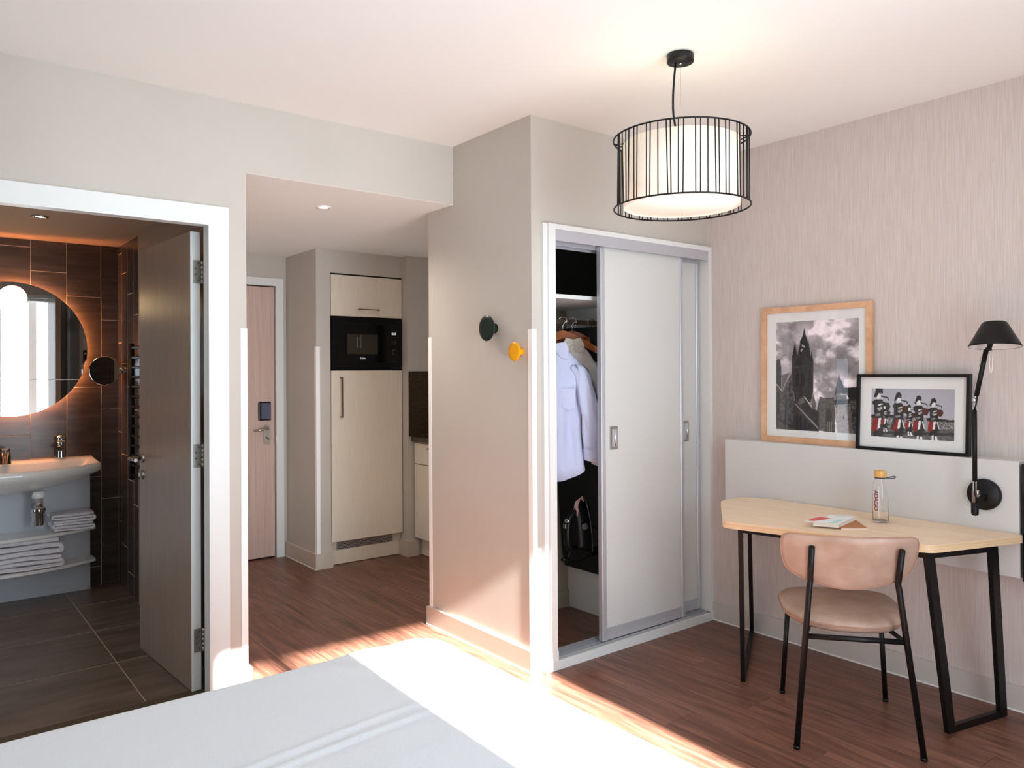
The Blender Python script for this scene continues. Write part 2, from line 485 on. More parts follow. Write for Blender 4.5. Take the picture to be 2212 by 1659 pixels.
# ---------------------------------------------------------------- bathroom walls with tiles
wbt = sbox('wall_bathroom_back', 'grout', -1.2, 1.175, YB + 0.002, 6.1, -0.05, HB + .1, label='dark tiled bathroom wall behind the mirror', cat='wall')
xe = [1.175, 1.065, 0.859, 0.652, 0.446, 0.240, 0.034, -0.172, -0.378, -0.584, -0.79, -0.996, -1.2]
for k in range(len(xe) - 1):
    off = 1.823 + 0.1538 * k
    js = [off + 0.615 * i for i in range(-8, 6)]
    js = [0.0] + [j for j in js if 0.02 < j < HB - 0.02] + [HB]
    for a, b in zip(js[:-1], js[1:]):
        wd = xe[k] - xe[k + 1]; hh = b - a
        mb = MB().box(-wd / 2 + .002, wd / 2 - .002, 0, 0.008, -hh / 2 + .002, hh / 2 - .002).bevel(0.001, 1)
        o = build('tile', mb, 'tile'); o.parent = wbt; o.location = ((xe[k] + xe[k + 1]) / 2, YB, (a + b) / 2)
wbr = sbox('wall_bathroom_right', 'grout', 1.1743, 1.186, 5.30, YB + .002, 0, HB, label='dark tiled bathroom side wall', cat='wall')
ye = [YB, 5.83, 5.655, 5.48, 5.30]; jo = [2.28, 2.134, 1.98, 1.832]
for k in range(4):
    js = [0.0] + sorted(j for j in [jo[k] - 0.615 * i for i in range(5)] if j > 0.02) + [HB]
    for a, b in zip(js[:-1], js[1:]):
        wd = ye[k] - ye[k + 1]; hh = b - a
        mb = MB().box(0, 0.008, -wd / 2 + .003, wd / 2 - .003, -hh / 2 + .0025, hh / 2 - .0025).bevel(0.0006, 1)
        o = build('tile', mb, 'tile'); o.parent = wbr; o.location = (1.1735, (ye[k] + ye[k + 1]) / 2, (a + b) / 2)
wbf = sbox('wall_bathroom_front', 'grout', -1.2, 0.20, 3.671, 3.676, 0, HB, label='tiled bathroom wall beside the doorway', cat='wall')
for k in range(6):
    xa = 0.198 - .2065 * k; xb = max(xa - .2065, -1.2)
    js = [0.0] + sorted(j for j in [1.98 - .615 * i + .1538 * (k % 4) for i in range(-1, 5)] if .02 < j < HB - .02) + [HB]
    for a, b in zip(js[:-1], js[1:]):
        o = build('tile', MB().box(xb - xa + .002, -.002, 0, .008, -(b - a) / 2 + .002, (b - a) / 2 - .002), 'tile'); o.parent = wbf; o.location = (xa, 3.676, (a + b) / 2)
sbox('trim_2', 'alu', 1.168, 1.186, 5.290, 5.300, 0, HB, label='slim metal tile edge strip in the bathroom', cat='trim')
sbox('wall_bathroom_left', 'tile', -1.3, -1.2, 3.67, 6.0, -0.05, HB + .1, label='dark bathroom far side wall', cat='wall')
for (nm, b) in (('wall_bathroom_right_plaster', (1.160, 1.1755, 3.67, 5.29, 0, HB)),):
    sbox(nm, 'bathdoor', *b, label='brown painted bathroom wall behind the open door', cat='wall')

# ---------------------------------------------------------------- bathroom door frame + door leaf
fr = MB()
# lining / jamb
fr.box(1.062, 1.115, YL - 0.002, 3.60, 0.0, 2.165)
fr.box(1.10, 1.115, 3.60, 3.672, 0.0, 2.165)
fr.box(0.20, 0.262, YL - 0.002, 3.672, 0.0, 2.165)
fr.box(0.262, 1.10, YL - 0.002, 3.60, 2.112, 2.165).box(0.262, 1.10, 3.60, 3.672, 2.135, 2.165)
lin = struct('door_2', fr, 'white', 'white lining and architrave of the bathroom doorway', 'door frame')
ca = MB()
def arch_prof(mb, y):
    # flat architrave with a stepped inner edge; mitred look through two nested bands
    mb.box(1.070, 1.150, y - 0.018, y, 0.0, 2.196)
    mb.box(1.060, 1.078, y - 0.024, y, 0.0, 2.125)
    mb.box(0.16, 0.255, y - 0.018, y, 0.0, 2.196)
    mb.box(0.255, 1.070, y - 0.018, y, 2.118, 2.196)
    mb.box(0.255, 1.060, y - 0.024, y, 2.108, 2.125)
arch_prof(ca, YL)
build('architrave', ca, 'white', lin)

# leaf, opened into the bathroom; hinge edge at (1.062, 3.667), free edge near (0.975, 4.45)
door = thing('bathroom_door', 'open taupe bathroom door with steel lever handle and three hinges', 'door', (1.066, 3.672, 0.0))
A = Vector((1.024, 3.667, 0)); B = Vector((0.977, 4.43, 0))
dv = (B - A).normalized(); nv = Vector((dv.y, -dv.x, 0))      # nv points +x
def leafpt(t, d, z): return A + dv * t + nv * d + Vector((0, 0, z))
W_ = (B - A).length
lf = MB().prism([leafpt(0, 0, .008), leafpt(W_, 0, .008), leafpt(W_, .042, .008), leafpt(0, .042, .008)], (0, 0, 2.09))
leaf = build('leaf', lf, 'bathdoor', door)
eg = MB().prism([leafpt(-0.001, -0.0005, .008), leafpt(0.002, -0.0005, .008), leafpt(0.002, .0425, .008), leafpt(-0.001, .0425, .008)], (0, 0, 2.09))
build('leaf_edge', eg, 'white', door, 'white hinge-side edge')
for zc in (1.915, 1.075, 0.235):
    hg = MB().prism([leafpt(-0.004, 0.010, zc - .053), leafpt(-0.001, 0.010, zc - .053), leafpt(-0.001, .043, zc - .053), leafpt(-0.004, .043, zc - .053)], (0, 0, .106))
    h = build('hinge', hg, 'steel', door)
    kn = MB()
    for q in range(5):
        kn.lathe([(0, 0), (.006, 0), (.006, .0195), (0, .0195)], leafpt(-0.006, 0.050, zc - .053 + q * .0212), n=12)
    build('knuckle', kn, 'steel', h)
    for q, (dd, zz) in enumerate(((.034, .04), (.020, .015), (.020, -.012), (.034, -.038))):
        build('screw', MB().lathe([(0, .0012), (.0045, 0.001), (.005, 0)], leafpt(-0.0045, dd, zc + zz), axis=-dv, n=10), 'greyplastic', h)
# lever handle on the -x face
hz = 1.012
ro = MB().lathe([(0, .010), (.021, .010), (.026, .007), (.026, 0)], leafpt(W_ - .055, -0.0, hz), axis=-nv, n=24)
hd = build('handle', ro, 'steel', door)
lv = MB().tube([leafpt(W_ - .055, -.005, hz), leafpt(W_ - .055, -.060, hz), leafpt(W_ - .062, -.068, hz), leafpt(W_ - .175, -.068, hz)], .0095, n=14)
build('lever', lv, 'steel', hd)
ky = MB().lathe([(0, .008), (.020, .008), (.025, .005), (.025, 0)], leafpt(W_ - .055, 0, .925), axis=-nv, n=24)
kk = build('thumb_turn', ky, 'steel', door)
build('knob', MB().box(-.004, .004, -.012, .012, -.012, .012).bevel(.003, 2), 'steel', None)
_k = bpy.data.objects['knob']; _k.parent = kk; _k.location = leafpt(W_ - .055, -.018, .925) - wl(kk)
lt = MB().prism([leafpt(W_, .012, .87), leafpt(W_ + .003, .012, .87), leafpt(W_ + .003, .034, .87), leafpt(W_, .034, .87)], (0, 0, .2))
build('latch_plate', lt, 'steel', door)

# ---------------------------------------------------------------- baseboards, trims, corner guards
sbox('baseboard_center', 'base', XK - .016, XK, YC + .004, 3.815, 0, .106, label='taupe skirting below the hook wall', cat='baseboard')
bpy.data.objects['baseboard_center'].data.materials[0] = M['base']
sbox('trim_3', 'white', XK - .020, XK - .016, YC + .004, 3.815, 0, .008, label='white sealant bead along the skirting', cat='trim')
sbox('baseboard_right', 'basegrey', XD - .015, XD, -0.33, 2.835, 0, .108, label='pale grey skirting along the desk wall', cat='baseboard')
sbox('trim_4', 'whiteplastic', XD - .019, XD - .015, -0.33, 2.835, 0, .006, label='white bead along the desk wall skirting', cat='trim')
bl = MB().box(1.150, 1.252, YL - .016, YL, 0, .106).box(1.236, 1.252, YL, 5.95, 0, .106).box(-1.6, 0.16, YL - .016, YL, 0, .106)
struct('baseboard_left', bl, 'white', 'white skirting beside the bathroom doorway', 'baseboard')
bp_ = MB().box(2.374, 2.39, 5.364, 5.95, 0, .115).box(2.39, 2.512, 5.364, 5.38, 0, .115)
struct('baseboard_pillar', bp_, 'base', 'skirting wrapped around the kitchen pillar', 'baseboard')
bp_ = MB().box(3.102, 3.118, 5.289, 5.46, 0, .125).box(3.118, 3.205, 5.289, 5.305, 0, .125)
struct('baseboard_kitchen', bp_, 'base', 'skirting around the kitchen corner post', 'baseboard')
sbox('trim_5', 'whiteplastic', 2.371, 2.374, 5.361, 5.95, 0, .007, label='white sealant line under the pillar skirting', cat='trim')
def guard(nm, x, y, sx, sy, z0, z1, lab, g=.028):
    mb = MB().box(min(x, x + sx * g), max(x, x + sx * g), min(y, y - sy * .0025), max(y, y - sy * .0025), z0, z1)
    mb.box(min(x, x - sx * .0025), max(x, x - sx * .0025), min(y - sy * .0025, y + sy * g), max(y - sy * .0025, y + sy * g), z0, z1)
    struct(nm, mb, 'whiteplastic', lab, 'corner guard')
guard('trim_6', XK, YC, 1, 1, 0.09, 1.655, 'white plastic corner guard beside the wardrobe')
guard('trim_7', XK, 3.80, 1, -1, 0.106, 1.65, 'white corner guard at the far end of the hook wall')
guard('trim_8', 1.235, YL, -1, 1, 0.0, 1.655, 'white corner guard at the corridor corner')
guard('trim_9', 2.39, 5.38, 1, 1, 0.115, 1.645, 'white corner guard on the kitchen pillar')

# ---------------------------------------------------------------- wardrobe
wd = thing('wardrobe', 'built-in wardrobe with white sliding doors in silver frames, left side open', 'wardrobe', (3.1, 2.86, 0))
fr = MB()
fr.box(2.433, 2.458, YC - .022, YC, .09, 2.172).box(2.458, 2.503, YC - .034, YC + .1, .045, 2.172)
fr.box(2.503, 3.69, YC - .034, YC + .02, 2.147, 2.172).box(3.69, XD - .001, YC - .034, YC + .1, .045, 2.172)
fr.box(2.425, 2.503, YC - .040, YC, 0, .09)
build('frame', fr, 'white', wd)
build('sill', MB().box(2.44, XD - .001, YC - .042, YC - .030, 0, .045).box(2.50, XD - .001, YC - .030, YC + .10, 0, .036), 'white', wd)
tr = MB().box(2.503, 3.69, YC - .012, YC - .008, .036, .050)
for yy in (.012, .032, .052, .074): tr.box(2.503, 3.69, YC + yy, YC + yy + .003, .036, .052)
build('floor_track', tr, 'alu', wd)
build('header_track', MB().box(2.503, 3.69, YC - .030, YC - .026, 2.092, 2.147).box(2.503, 3.69, YC - .026, YC + .09, 2.140, 2.147).box(2.503, 3.69, YC + .03, YC + .033, 2.08, 2.14).box(2.503, 3.69, YC + .08, YC + .084, 2.075, 2.14), 'aludark', wd)

def sliding(x0, x1, y, hx0, hx1, lab):
    p = build('sliding_door', MB().box(x0 + .02, x1 - .02, y + .008, y + .022, .10, 2.10), 'doorwhite', wd, lab)
    for a, b in ((x0, x0 + .031), (x1 - .026, x1)):
        st = MB().box(a, b, y, y + .034, .052, 2.10).bevel(.006, 3)
        build('stile', st, 'alu', p)
    build('bottom_rail', MB().box(x0 + .03, x1 - .026, y + .004, y + .03, .055, .104).box(x0 + .03, x1 - .026, y + .001, y + .03, .104, .116), 'aludark', p)
    zc = 1.10
    pl = MB().box(hx0, hx1, y + .0045, y + .009, zc - .060, zc + .060).bevel(.003, 2)
    hb = build('recessed_handle', pl, 'steel', p)
    cup = MB()
    n = 12
    cx = (hx0 + hx1) / 2 + .003; rr = .019
    prof = [(cx - rr * math.cos(PI * k / n), y + .0042 - 0.0 + .0) for k in range(n + 1)]
    # concave insert
    def fn(u, v):
        t = PI * u
        return (cx - rr * math.cos(t), y + .0040 - .0004 + .0 * math.sin(t), zc - .046 + .092 * v)
    cup.grid(fn, 10, 2)
    build('recess', cup, 'aludark', hb)
    cup = MB().tube([(cx + .006, y + .003, zc - .044), (cx + .006, y + .003, zc + .044)], .0042, n=10)
    build('grip', cup, 'chrome', hb)
    return p
sliding(2.832, 3.487, YC - .012, 2.897, 2.956, 'front white sliding panel')
sliding(2.99, 3.684, YC + .032, 3.532, 3.590, 'rear sliding panel mostly hidden')
# interior: back wall lining, shelf, partition
build('back_panel', MB().box(2.50, 3.72, 3.565, 3.574, 0, 1.824).box(2.50, 3.232, 3.553, 3.565, 0, .104), 'closetpaint', wd)
build('upper_shade', MB().box(2.503, 3.715, 3.555, 3.574, 1.845, 2.68).box(3.70, 3.715, 2.98, 3.56, 1.845, 2.68).box(2.503, 3.715, 2.98, 3.56, 2.66, 2.68).box(2.501, 2.504, 2.975, 3.56, 1.845, 2.68), 'closetshade', wd, 'upper compartment with its shade painted in as dark sheets')  # unlit upper compartment: shade painted in with near-black sheets
build('shelf', MB().box(2.503, 3.715, 2.95, 3.56, 1.824, 1.845), 'white', wd)
build('partition', MB().box(3.232, 3.25, 2.955, 3.565, 0, 1.824), 'white', wd)
ra = build('hanging_rail', MB().box(2.503, 3.226, 3.245, 3.258, 1.716, 1.744), 'brownsteel', wd)
build('bracket', MB().box(3.222, 3.231, 3.225, 3.278, 1.70, 1.765).bevel(.003, 2), 'steel', ra)

# ironing board hung inside
ib = thing('ironing_board', 'dark charcoal ironing board stored upright inside the open wardrobe', 'ironing board', (3.15, 3.2, .27))
def bpt(y, z, d=0):
    t = (z - .27) / 1.43
    return Vector((3.195 - .115 * t - d, y, z))
out = []
prof = [(2.93, .27), (3.52, .27), (3.535, .35), (3.535, 1.55), (3.49, 1.66), (3.40, 1.70), (3.05, 1.70), (2.95, 1.62), (2.92, 1.5)]
cv = MB().loft([[bpt(y, z, 0) for y, z in prof], [bpt(y, z, .03) for y, z in prof]], smooth=False)
build('cover', cv, 'boardcloth', ib)
build('leg', MB().tube([(3.215, 3.0, .29), (3.19, 3.40, 1.2)], .008), 'black', ib)
build('leg', MB().tube([(3.215, 3.42, .29), (3.19, 3.05, 1.2)], .008), 'black', ib)

# iron: hangs tip-up in a holder
iron = thing('steam_iron', 'black steam iron with rose tip hanging upright in the wardrobe', 'iron', (2.98, 3.14, .47))
IX, IY, IZ = 2.99, 3.16, .455     # sole toward +x
def teardrop(s, h0=0.0):
    pts = []
    n = 10
    for k in range(n + 1):                      # +y side up to the tip
        t = k / n
        pts.append((s * .060 * (1 - t ** 2.1) ** .8, t * .285 * (1 - h0) ))
    for k in range(n - 1, -1, -1):
        t = k / n
        pts.append((-s * .060 * (1 - t ** 2.1) ** .8, t * .285 * (1 - h0)))
    return pts
rings = []
for d, s, hh in ((0, 1.0, 0), (-.012, 1.02, 0), (-.03, .92, .03), (-.055, .72, .10), (-.075, .45, .22)):
    rings.append([(IX + d, IY + y, IZ + .0 + z + (0.012 if d < -.02 else 0)) for y, z in teardrop(s, hh)])
build('body', MB().loft(rings), 'blackplastic', iron)
build('soleplate', MB().loft([[(IX + .001, IY + y, IZ - .002 + z) for y, z in teardrop(1.04)], [(IX + .008, IY + y, IZ - .002 + z) for y, z in teardrop(1.02)]]), 'steel', iron)
build('nozzle', MB().loft([[(IX - .012, IY + y, IZ + z) for y, z in ((.024, .225), (.0, .300), (-.024, .225), (-.030, .185), (.030, .185))], [(IX - .070, IY + y * .55, IZ + z) for y, z in ((.024, .225), (.0, .272), (-.024, .225), (-.030, .195), (.030, .195))]], smooth=False), 'pinkplastic', iron, 'rose-coloured water cap at the tip')
hp = [(IX - .06, IY, IZ + .02), (IX - .105, IY, IZ + .015), (IX - .128, IY, IZ + .05), (IX - .128, IY, IZ + .13), (IX - .115, IY, IZ + .185), (IX - .075, IY, IZ + .215), (IX - .05, IY, IZ + .225)]
hn = build('handle', MB().tube(hp, [.012, .017, .018, .017, .016, .013, .012], n=12), 'black', iron)
build('steam_button', MB().lathe([(0, .006), (.012, .004), (.014, 0)], (IX - .133, IY, IZ + .175), axis=(-1, 0, .3), n=14), 'chrome', hn)
build('steam_button', MB().box(IX - .152, IX - .140, IY - .011, IY + .011, IZ + .135, IZ + .160).bevel(.003, 2), 'steel', hn)
build('dial', MB().lathe([(0, .006), (.017, .006), (.019, 0)], (IX - .045, IY - .052, IZ + .14), axis=(-.4, -1, 0), n=20), 'greyplastic', iron)
cd = []
for k in range(15):
    t = k / 14
    cd.append((IX - .10 + .12 * t, IY - .03 * math.sin(t * PI), IZ + .01 - .045 * math.sin(PI * t)))
cd = [(IX - .16, IY, IZ - .035), (IX - .115, IY, IZ - .035)] + cd[1:]
build('cord', MB().tube([(IX - .105, IY, IZ + .02), (IX - .12, IY, IZ - .02), (IX - .11, IY, IZ - .05), (IX - .075, IY, IZ - .066), (IX - .02, IY - .01, IZ - .055), (IX + .03, IY - .02, IZ - .03), (IX + .08, IY - .03, IZ - .025), (IX + .12, IY - .03, IZ - .035)], .006), 'black', iron)
build('hook_peg', MB().tube([(IX - .17, IY, IZ - .033), (IX - .118, IY, IZ - .036)], .009), 'black', iron)
build('holder', MB().box(IX + .009, 3.10, IY - .05, IY + .05, IZ - .03, IZ - .012).box(3.085, 3.12, IY - .05, IY + .05, IZ - .06, IZ + .10), 'blackplastic', iron)
pg = thing('power_plug', 'small black plug hanging at the wardrobe door edge', 'plug', (3.02, 2.975, .26))
build('plug_body', MB().box(3.0, 3.035, 2.96, 2.995, .205, .262).bevel(.008, 2), 'blackplastic', pg)
build('cord', MB().tube([(3.018, 2.978, .262), (3.022, 2.985, .33), (3.04, 3.0, .43)], .004), 'black', pg)

# hangers
def hanger(x, y, ang, metal='chrome', wm='hangerwood', drop=0.0, half=.215):
    t = thing('coat_hanger', '', 'hanger', (x, 3.252, 1.60), 'hangers on the wardrobe rail')
    c = math.cos(ang); s_ = math.sin(ang)
    zt = 1.672 - drop
    def P(u, v, z): return (x + c * u - s_ * v, y + s_ * u + c * v, z)
    rings = []
    n = 22
    for k in range(n + 1):
        u = -half + 2 * half * k / n
        a = abs(u) / half
        z = zt - .012 - .105 * (a ** 1.25) + .018 * math.exp(-(u / .03) ** 2) * 0
        th = .020 + .006 * math.cos(a * PI / 2)
        wv = .011 if a < .85 else .016
        off = .025 * a * a
        rings.append([P(u, off - wv, z - th), P(u, off + wv, z - th), P(u, off + wv, z + th * .8), P(u, off - wv, z + th * .8)])
    build('shoulder_bar', MB().loft(rings, smooth=False), wm, t)
    hk = [P(0, 0, zt - .01), P(0, 0, zt + .035), P(.012, 0, zt + .055), P(.022, 0, 1.728), P(.020, 0, 1.748), (x + c * .006, 3.252 + (y - 3.252) * .3, 1.757), (x - c * .012, 3.252, 1.752), (x - c * .018, 3.252, 1.735)]
    build('hook', MB().tube(hk, .0022, n=8), metal, t)
    return t
h1 = hanger(2.905, 3.235, math.radians(-42)); h1['label'] = 'wooden hanger nearest the jamb, behind the blue shirt collar'
h2 = hanger(2.985, 3.25, math.radians(-45)); h2['label'] = 'wooden hanger holding the cream blouse'
h3 = hanger(3.005, 3.262, math.radians(-48)); h3['label'] = 'empty wooden hanger just behind the cream blouse'
h4 = hanger(3.027, 3.268, math.radians(-52)); h4['label'] = 'fourth wooden hanger from the jamb on the rail'
h5 = hanger(3.10, 3.262, math.radians(-60), drop=.015); h5['label'] = 'wooden hanger closest to the rail bracket, with its flat trouser bar showing'
build('trouser_bar', MB().box(3.02, 3.19, 3.175, 3.195, 1.632, 1.645), 'hangerwood', h5)
h6 = hanger(3.15, 3.262, math.radians(-75), metal='black', wm='black', drop=.0); h6['label'] = 'black hanger at the end of the rail'
cl = thing('trouser_clip', 'small metal trouser clip against the dark ironing board', 'clip', (2.86, 3.36, 1.60))
build('clip_body', MB().box(2.852, 2.876, 3.352, 3.36, 1.612, 1.660).bevel(.004, 2).tube([(2.864, 3.356, 1.66), (2.855, 3.356, 1.672), (2.864, 3.356, 1.682), (2.873, 3.356, 1.672), (2.864, 3.356, 1.66)], .0025, n=6), 'chrome', cl)
build('clip_pad', MB().box(2.852, 2.876, 3.350, 3.362, 1.596, 1.612), 'blackplastic', cl)
build('clip_wire', MB().tube([(2.864, 3.356, 1.68), (2.866, 3.30, 1.70), (2.866, 3.256, 1.745)], .002, n=6), 'chrome', cl)

# garments
def garment(name, label, cx, cy, ang, ztop, zhem, matn, collar_mat, cuff_z, shoulder, sleeve_out, cuffw, collarh, seed, scat='shirt'):
    t = thing(name, label, scat, (cx, cy, zhem))
    c, s_ = math.cos(ang), math.sin(ang)
    def P(u, v, z): return Vector((cx + c * u - s_ * v, cy + s_ * u + c * v, z))
    n = 40; rings = []
    L = 26
    for i in range(L + 1):
        q = i / L
        z = ztop - (ztop - zhem) * q
        if q < .16:
            wv = .055 + (shoulder - .055) * (q / .16) ** .7
        else:
            wv = shoulder + (q - .16) * .035 - .03 * math.sin((q - .16) * PI)
        dp = .030 + .038 * min(1, q / .25)
        ring = []
        for k in range(n):
            th = 2 * PI * k / n
            f = 1 + 0.05 * math.sin(th * 5 + q * 3 + seed) * q
            nz = noise.noise(Vector((math.cos(th) * 2.2 + seed, math.sin(th) * 2.2, z * 5))) * .034 * min(1, q * 3)
            nz += noise.noise(Vector((math.cos(th) * 7 + seed, math.sin(th) * 7, z * 9))) * .013 * min(1, q * 3)
            nz += .011 * math.sin(th * 8 + z * 2.5 + seed) * min(1, q * 1.6)
            hz = (.03 * math.cos(2 * th) * (1 if i == L else 0)) - (.02 if i == L else 0)
            ring.append(P(wv * math.cos(th) * f, dp * math.sin(th) * f + nz, z + hz))
        rings.append(ring)
    build('torso', MB().loft(rings, cap=True), matn, t)
    for sd in (1, -1):
        rings = []
        L2 = 22
        for i in range(L2 + 1):
            q = i / L2
            z = ztop - .085 - (ztop - .085 - cuff_z) * q
            u = sd * (shoulder - .035 + (sleeve_out - shoulder + .02) * math.sin(min(1, q * 1.3) * PI / 2))
            wv = .052 - (.052 - cuffw) * q
            if i == 0: wv = .03
            ring = []
            for k in range(24):
                th = 2 * PI * k / 24
                nz = noise.noise(Vector((math.cos(th) * 2 + seed * 3 + sd, math.sin(th) * 2, z * 8))) * .022
                ring.append(P(u + wv * math.cos(th) * (1 + .12 * math.sin(3 * th + q * 5)) + nz, -.045 * (1 - abs(q - .5)) + wv * .62 * math.sin(th) + nz, z + .012 * math.cos(th) * sd * (-1) * (q)))
            rings.append(ring)
        build('sleeve', MB().loft(rings, cap=True), matn, t)
        u = sd * (sleeve_out - .015)
        cr = [[P(u + (cuffw + .006 - q * .004) * math.cos(2 * PI * k / 24), -.022 + (cuffw + .004) * .66 * math.sin(2 * PI * k / 24), cuff_z + .045 - .065 * q + .01 * math.cos(2 * PI * k / 24) * -sd) for k in range(24)] for q in (0, .1, .9, 1)]
        build('cuff', MB().loft(cr, cap=True), matn, t)
    # collar: two pointed flaps joined at the neck band
    for sd in (1, -1):
        if collar_mat == 'lace':
            pr_ = [(0.0, .0), (.040, 0.010), (.062, -.030), (.060, -.075), (.035, -.105), (.008, -.085)]
        else:
            pr_ = [(0.0, 0), (.058, 0.008), (.075, -.03), (.068, -.088), (.03, -.075), (.006, -.045)]
        poly = [P(sd * a, -.052 - b_ * .12, ztop + collarh + b_) for a, b_ in pr_]
        build('collar', MB().prism(poly, P(0, .010, 0) - P(0, 0, 0)).bevel(.0022, 1), collar_mat, t)
    nb = [[P(.052 * math.cos(2 * PI * k / 20), .038 * math.sin(2 * PI * k / 20), z) for k in range(20)] for z in (ztop - .02, ztop + collarh)]
    build('neck_band', MB().loft(nb, cap=False), matn, t)
    # placket + buttons
    pk = build('placket', MB().prism([P(-.015, -.092, ztop - .10), P(.015, -.092, ztop - .10), P(.015, -.088, zhem + .02), P(-.015, -.088, zhem + .02)], P(0, .006, 0) - P(0, 0, 0)), matn, t)
    for k in range(5):
        build('button', MB().lathe([(0, .002), (.005, .002), (.0055, 0)], P(0, -.094, ztop - .14 - .1 * k), axis=P(0, -1, 0) - P(0, 0, 0), n=10), 'whiteplastic', pk)
    return t, P
sh, PS = garment('shirt', 'light blue cotton shirt hanging in front of the cream blouse in the wardrobe', 2.762, 3.145, math.radians(-38), 1.572, .915, 'shirt', 'shirt', .985, .150, .215, .044, .028, 1.0)
build('pocket', MB().prism([PS(.035, -.080, 1.36), PS(.105, -.076, 1.36), PS(.105, -.078, 1.26), PS(.07, -.080, 1.245), PS(.035, -.082, 1.26)], PS(0, .005, 0) - PS(0, 0, 0)), 'shirt', sh)
bl_, PB = garment('blouse', 'cream blouse with lace collar hanging behind the light blue shirt', 2.955, 3.205, math.radians(-42), 1.590, 1.0, 'blouse', 'lace', .945, .125, .150, .036, .038, 5.0, 'blouse')

# ---------------------------------------------------------------- wall hooks
def hook(nm, c, r, L, mt, lab):
    o = build(nm, MB().lathe([(0, 0), (r * .40, 0), (r * .36, L * .35), (r * .42, L * .66), (r * .80, L * .80), (r * .985, L * .90), (r, L * .94), (r * .97, L * .98), (r * .6, L), (0, L * 1.0)], c, axis=(-1, 0, 0), n=40), mt)
    tag(o, lab, 'wall hook')
    return o
hook('wall_hook', (XK, 3.165, 1.672), .066, .056, 'green', 'large dark green round wall hook')
hook('wall_hook', (XK, 2.945, 1.548), .047, .052, 'yellow', 'small yellow round wall hook')

# ---------------------------------------------------------------- entrance door
dr = MB().box(2.302, 2.362, 5.932, 5.95, .0, 2.195).box(1.36, 1.42, 5.932, 5.95, 0, 2.195).box(1.42, 2.302, 5.932, 5.95, 2.135, 2.195)
dr.box(2.302, 2.322, 5.95, 6.05, 0, 2.15).box(1.40, 1.42, 5.95, 6.05, 0, 2.15).box(1.42, 2.302, 5.95, 6.05, 2.135, 2.15)
d1 = struct('door_1', dr, 'white', 'entrance door of pale pinkish veneer with lever handle', 'door')
lf = build('leaf', MB().box(1.425, 2.296, 5.958, 6.00, .012, 2.126), 'pinkwood', d1)
build('gap', MB().box(1.42, 2.302, 5.985, 6.04, 0, 2.135), 'darkgap', d1)
cr_ = MB().box(2.164, 2.264, 5.940, 5.958, 1.080, 1.226).bevel(.010, 3)
cb_ = build('card_reader', cr_, 'blackplastic', d1)
build('screen', MB().box(2.184, 2.258, 5.936, 5.941, 1.090, 1.216), mt='strap', parent=cb_)
pl = MB().loft([[(2.233 + .026 * math.cos(a), 5.950, .97 + (.052 if math.sin(a) > 0 else -.052) + .026 * math.sin(a)) for a in [2 * PI * k / 24 for k in range(24)]], [(2.233 + .026 * math.cos(a), 5.957, .97 + (.052 if math.sin(a) > 0 else -.052) + .026 * math.sin(a)) for a in [2 * PI * k / 24 for k in range(24)]]], smooth=False)
hp = build('handle_plate', pl, 'steel', d1)
build('lever', MB().tube([(2.226, 5.955, 1.02), (2.222, 5.905, 1.02), (2.208, 5.898, 1.02), (2.165, 5.900, 1.010), (2.112, 5.905, 1.008)], [.013, .013, .012, .009, .007], n=12), 'steel', hp)
build('thumb_turn', MB().box(2.218, 2.246, 5.935, 5.950, .938, .948).rot(math.radians(35), 'Y', (2.232, 5.94, .943)), 'greyplastic', hp)
build('strike_plate', MB().box(2.298, 2.306, 5.925, 5.94, .92, .955).box(2.299, 2.304, 5.920, 5.94, .965, .975).box(2.299, 2.304, 5.920, 5.94, .99, 1.0), 'whiteplastic', d1)

# ---------------------------------------------------------------- kitchen tall cabinet + oven
fk = thing('tall_cabinet', 'tall cream kitchen cabinet with built-in black microwave and vented plinth', 'cabinet', (2.81, 5.6, 0))
cc = MB().box(2.503, 2.507, 5.39, 5.84, .18, 2.196).box(3.111, 3.117, 5.39, 5.84, .18, 2.196).box(2.507, 3.111, 5.39, 5.84, 2.19, 2.196).box(2.507, 3.111, 5.41, 5.84, 1.872, 1.876).box(2.507, 3.111, 5.41, 5.84, 1.468, 1.472).box(2.507, 3.111, 5.80, 5.84, .18, 2.19)
build('body', cc, 'darkgap', fk)
ud = build('door', MB().box(2.508, 3.112, 5.378, 5.398, 1.878, 2.188).bevel(.001, 1), 'laminate', fk)
build('handle', MB().tube([(2.735, 5.378, 1.934), (2.735, 5.350, 1.934), (2.900, 5.350, 1.934), (2.900, 5.378, 1.934)], .006, n=4), 'brownsteel', ud)
ld = build('door', MB().box(2.508, 3.112, 5.378, 5.398, .182, 1.466).bevel(.001, 1), 'laminate', fk)
build('handle', MB().tube([(2.582, 5.378, 1.412), (2.582, 5.348, 1.412), (2.582, 5.348, 1.118), (2.582, 5.378, 1.118)], .008, n=4), 'brownsteel', ld)
plh = build('plinth', MB().box(2.512, 3.117, 5.425, 5.445, 0.004, .176), 'laminate', fk)
build('vent_frame', MB().box(2.565, 3.045, 5.4225, 5.425, .112, .172), 'grille', plh)
vs = MB()
for rr in range(5):
    for k in range(24):
        xx = 2.576 + k * .0194 + (rr % 2) * .0095
        vs.box(xx, xx + .0115, 5.4212, 5.4228, .1185 + rr * .0105, .1230 + rr * .0105)
vo = build('vent_slots', vs, 'darkgap', plh); vo['kind'] = 'stuff'

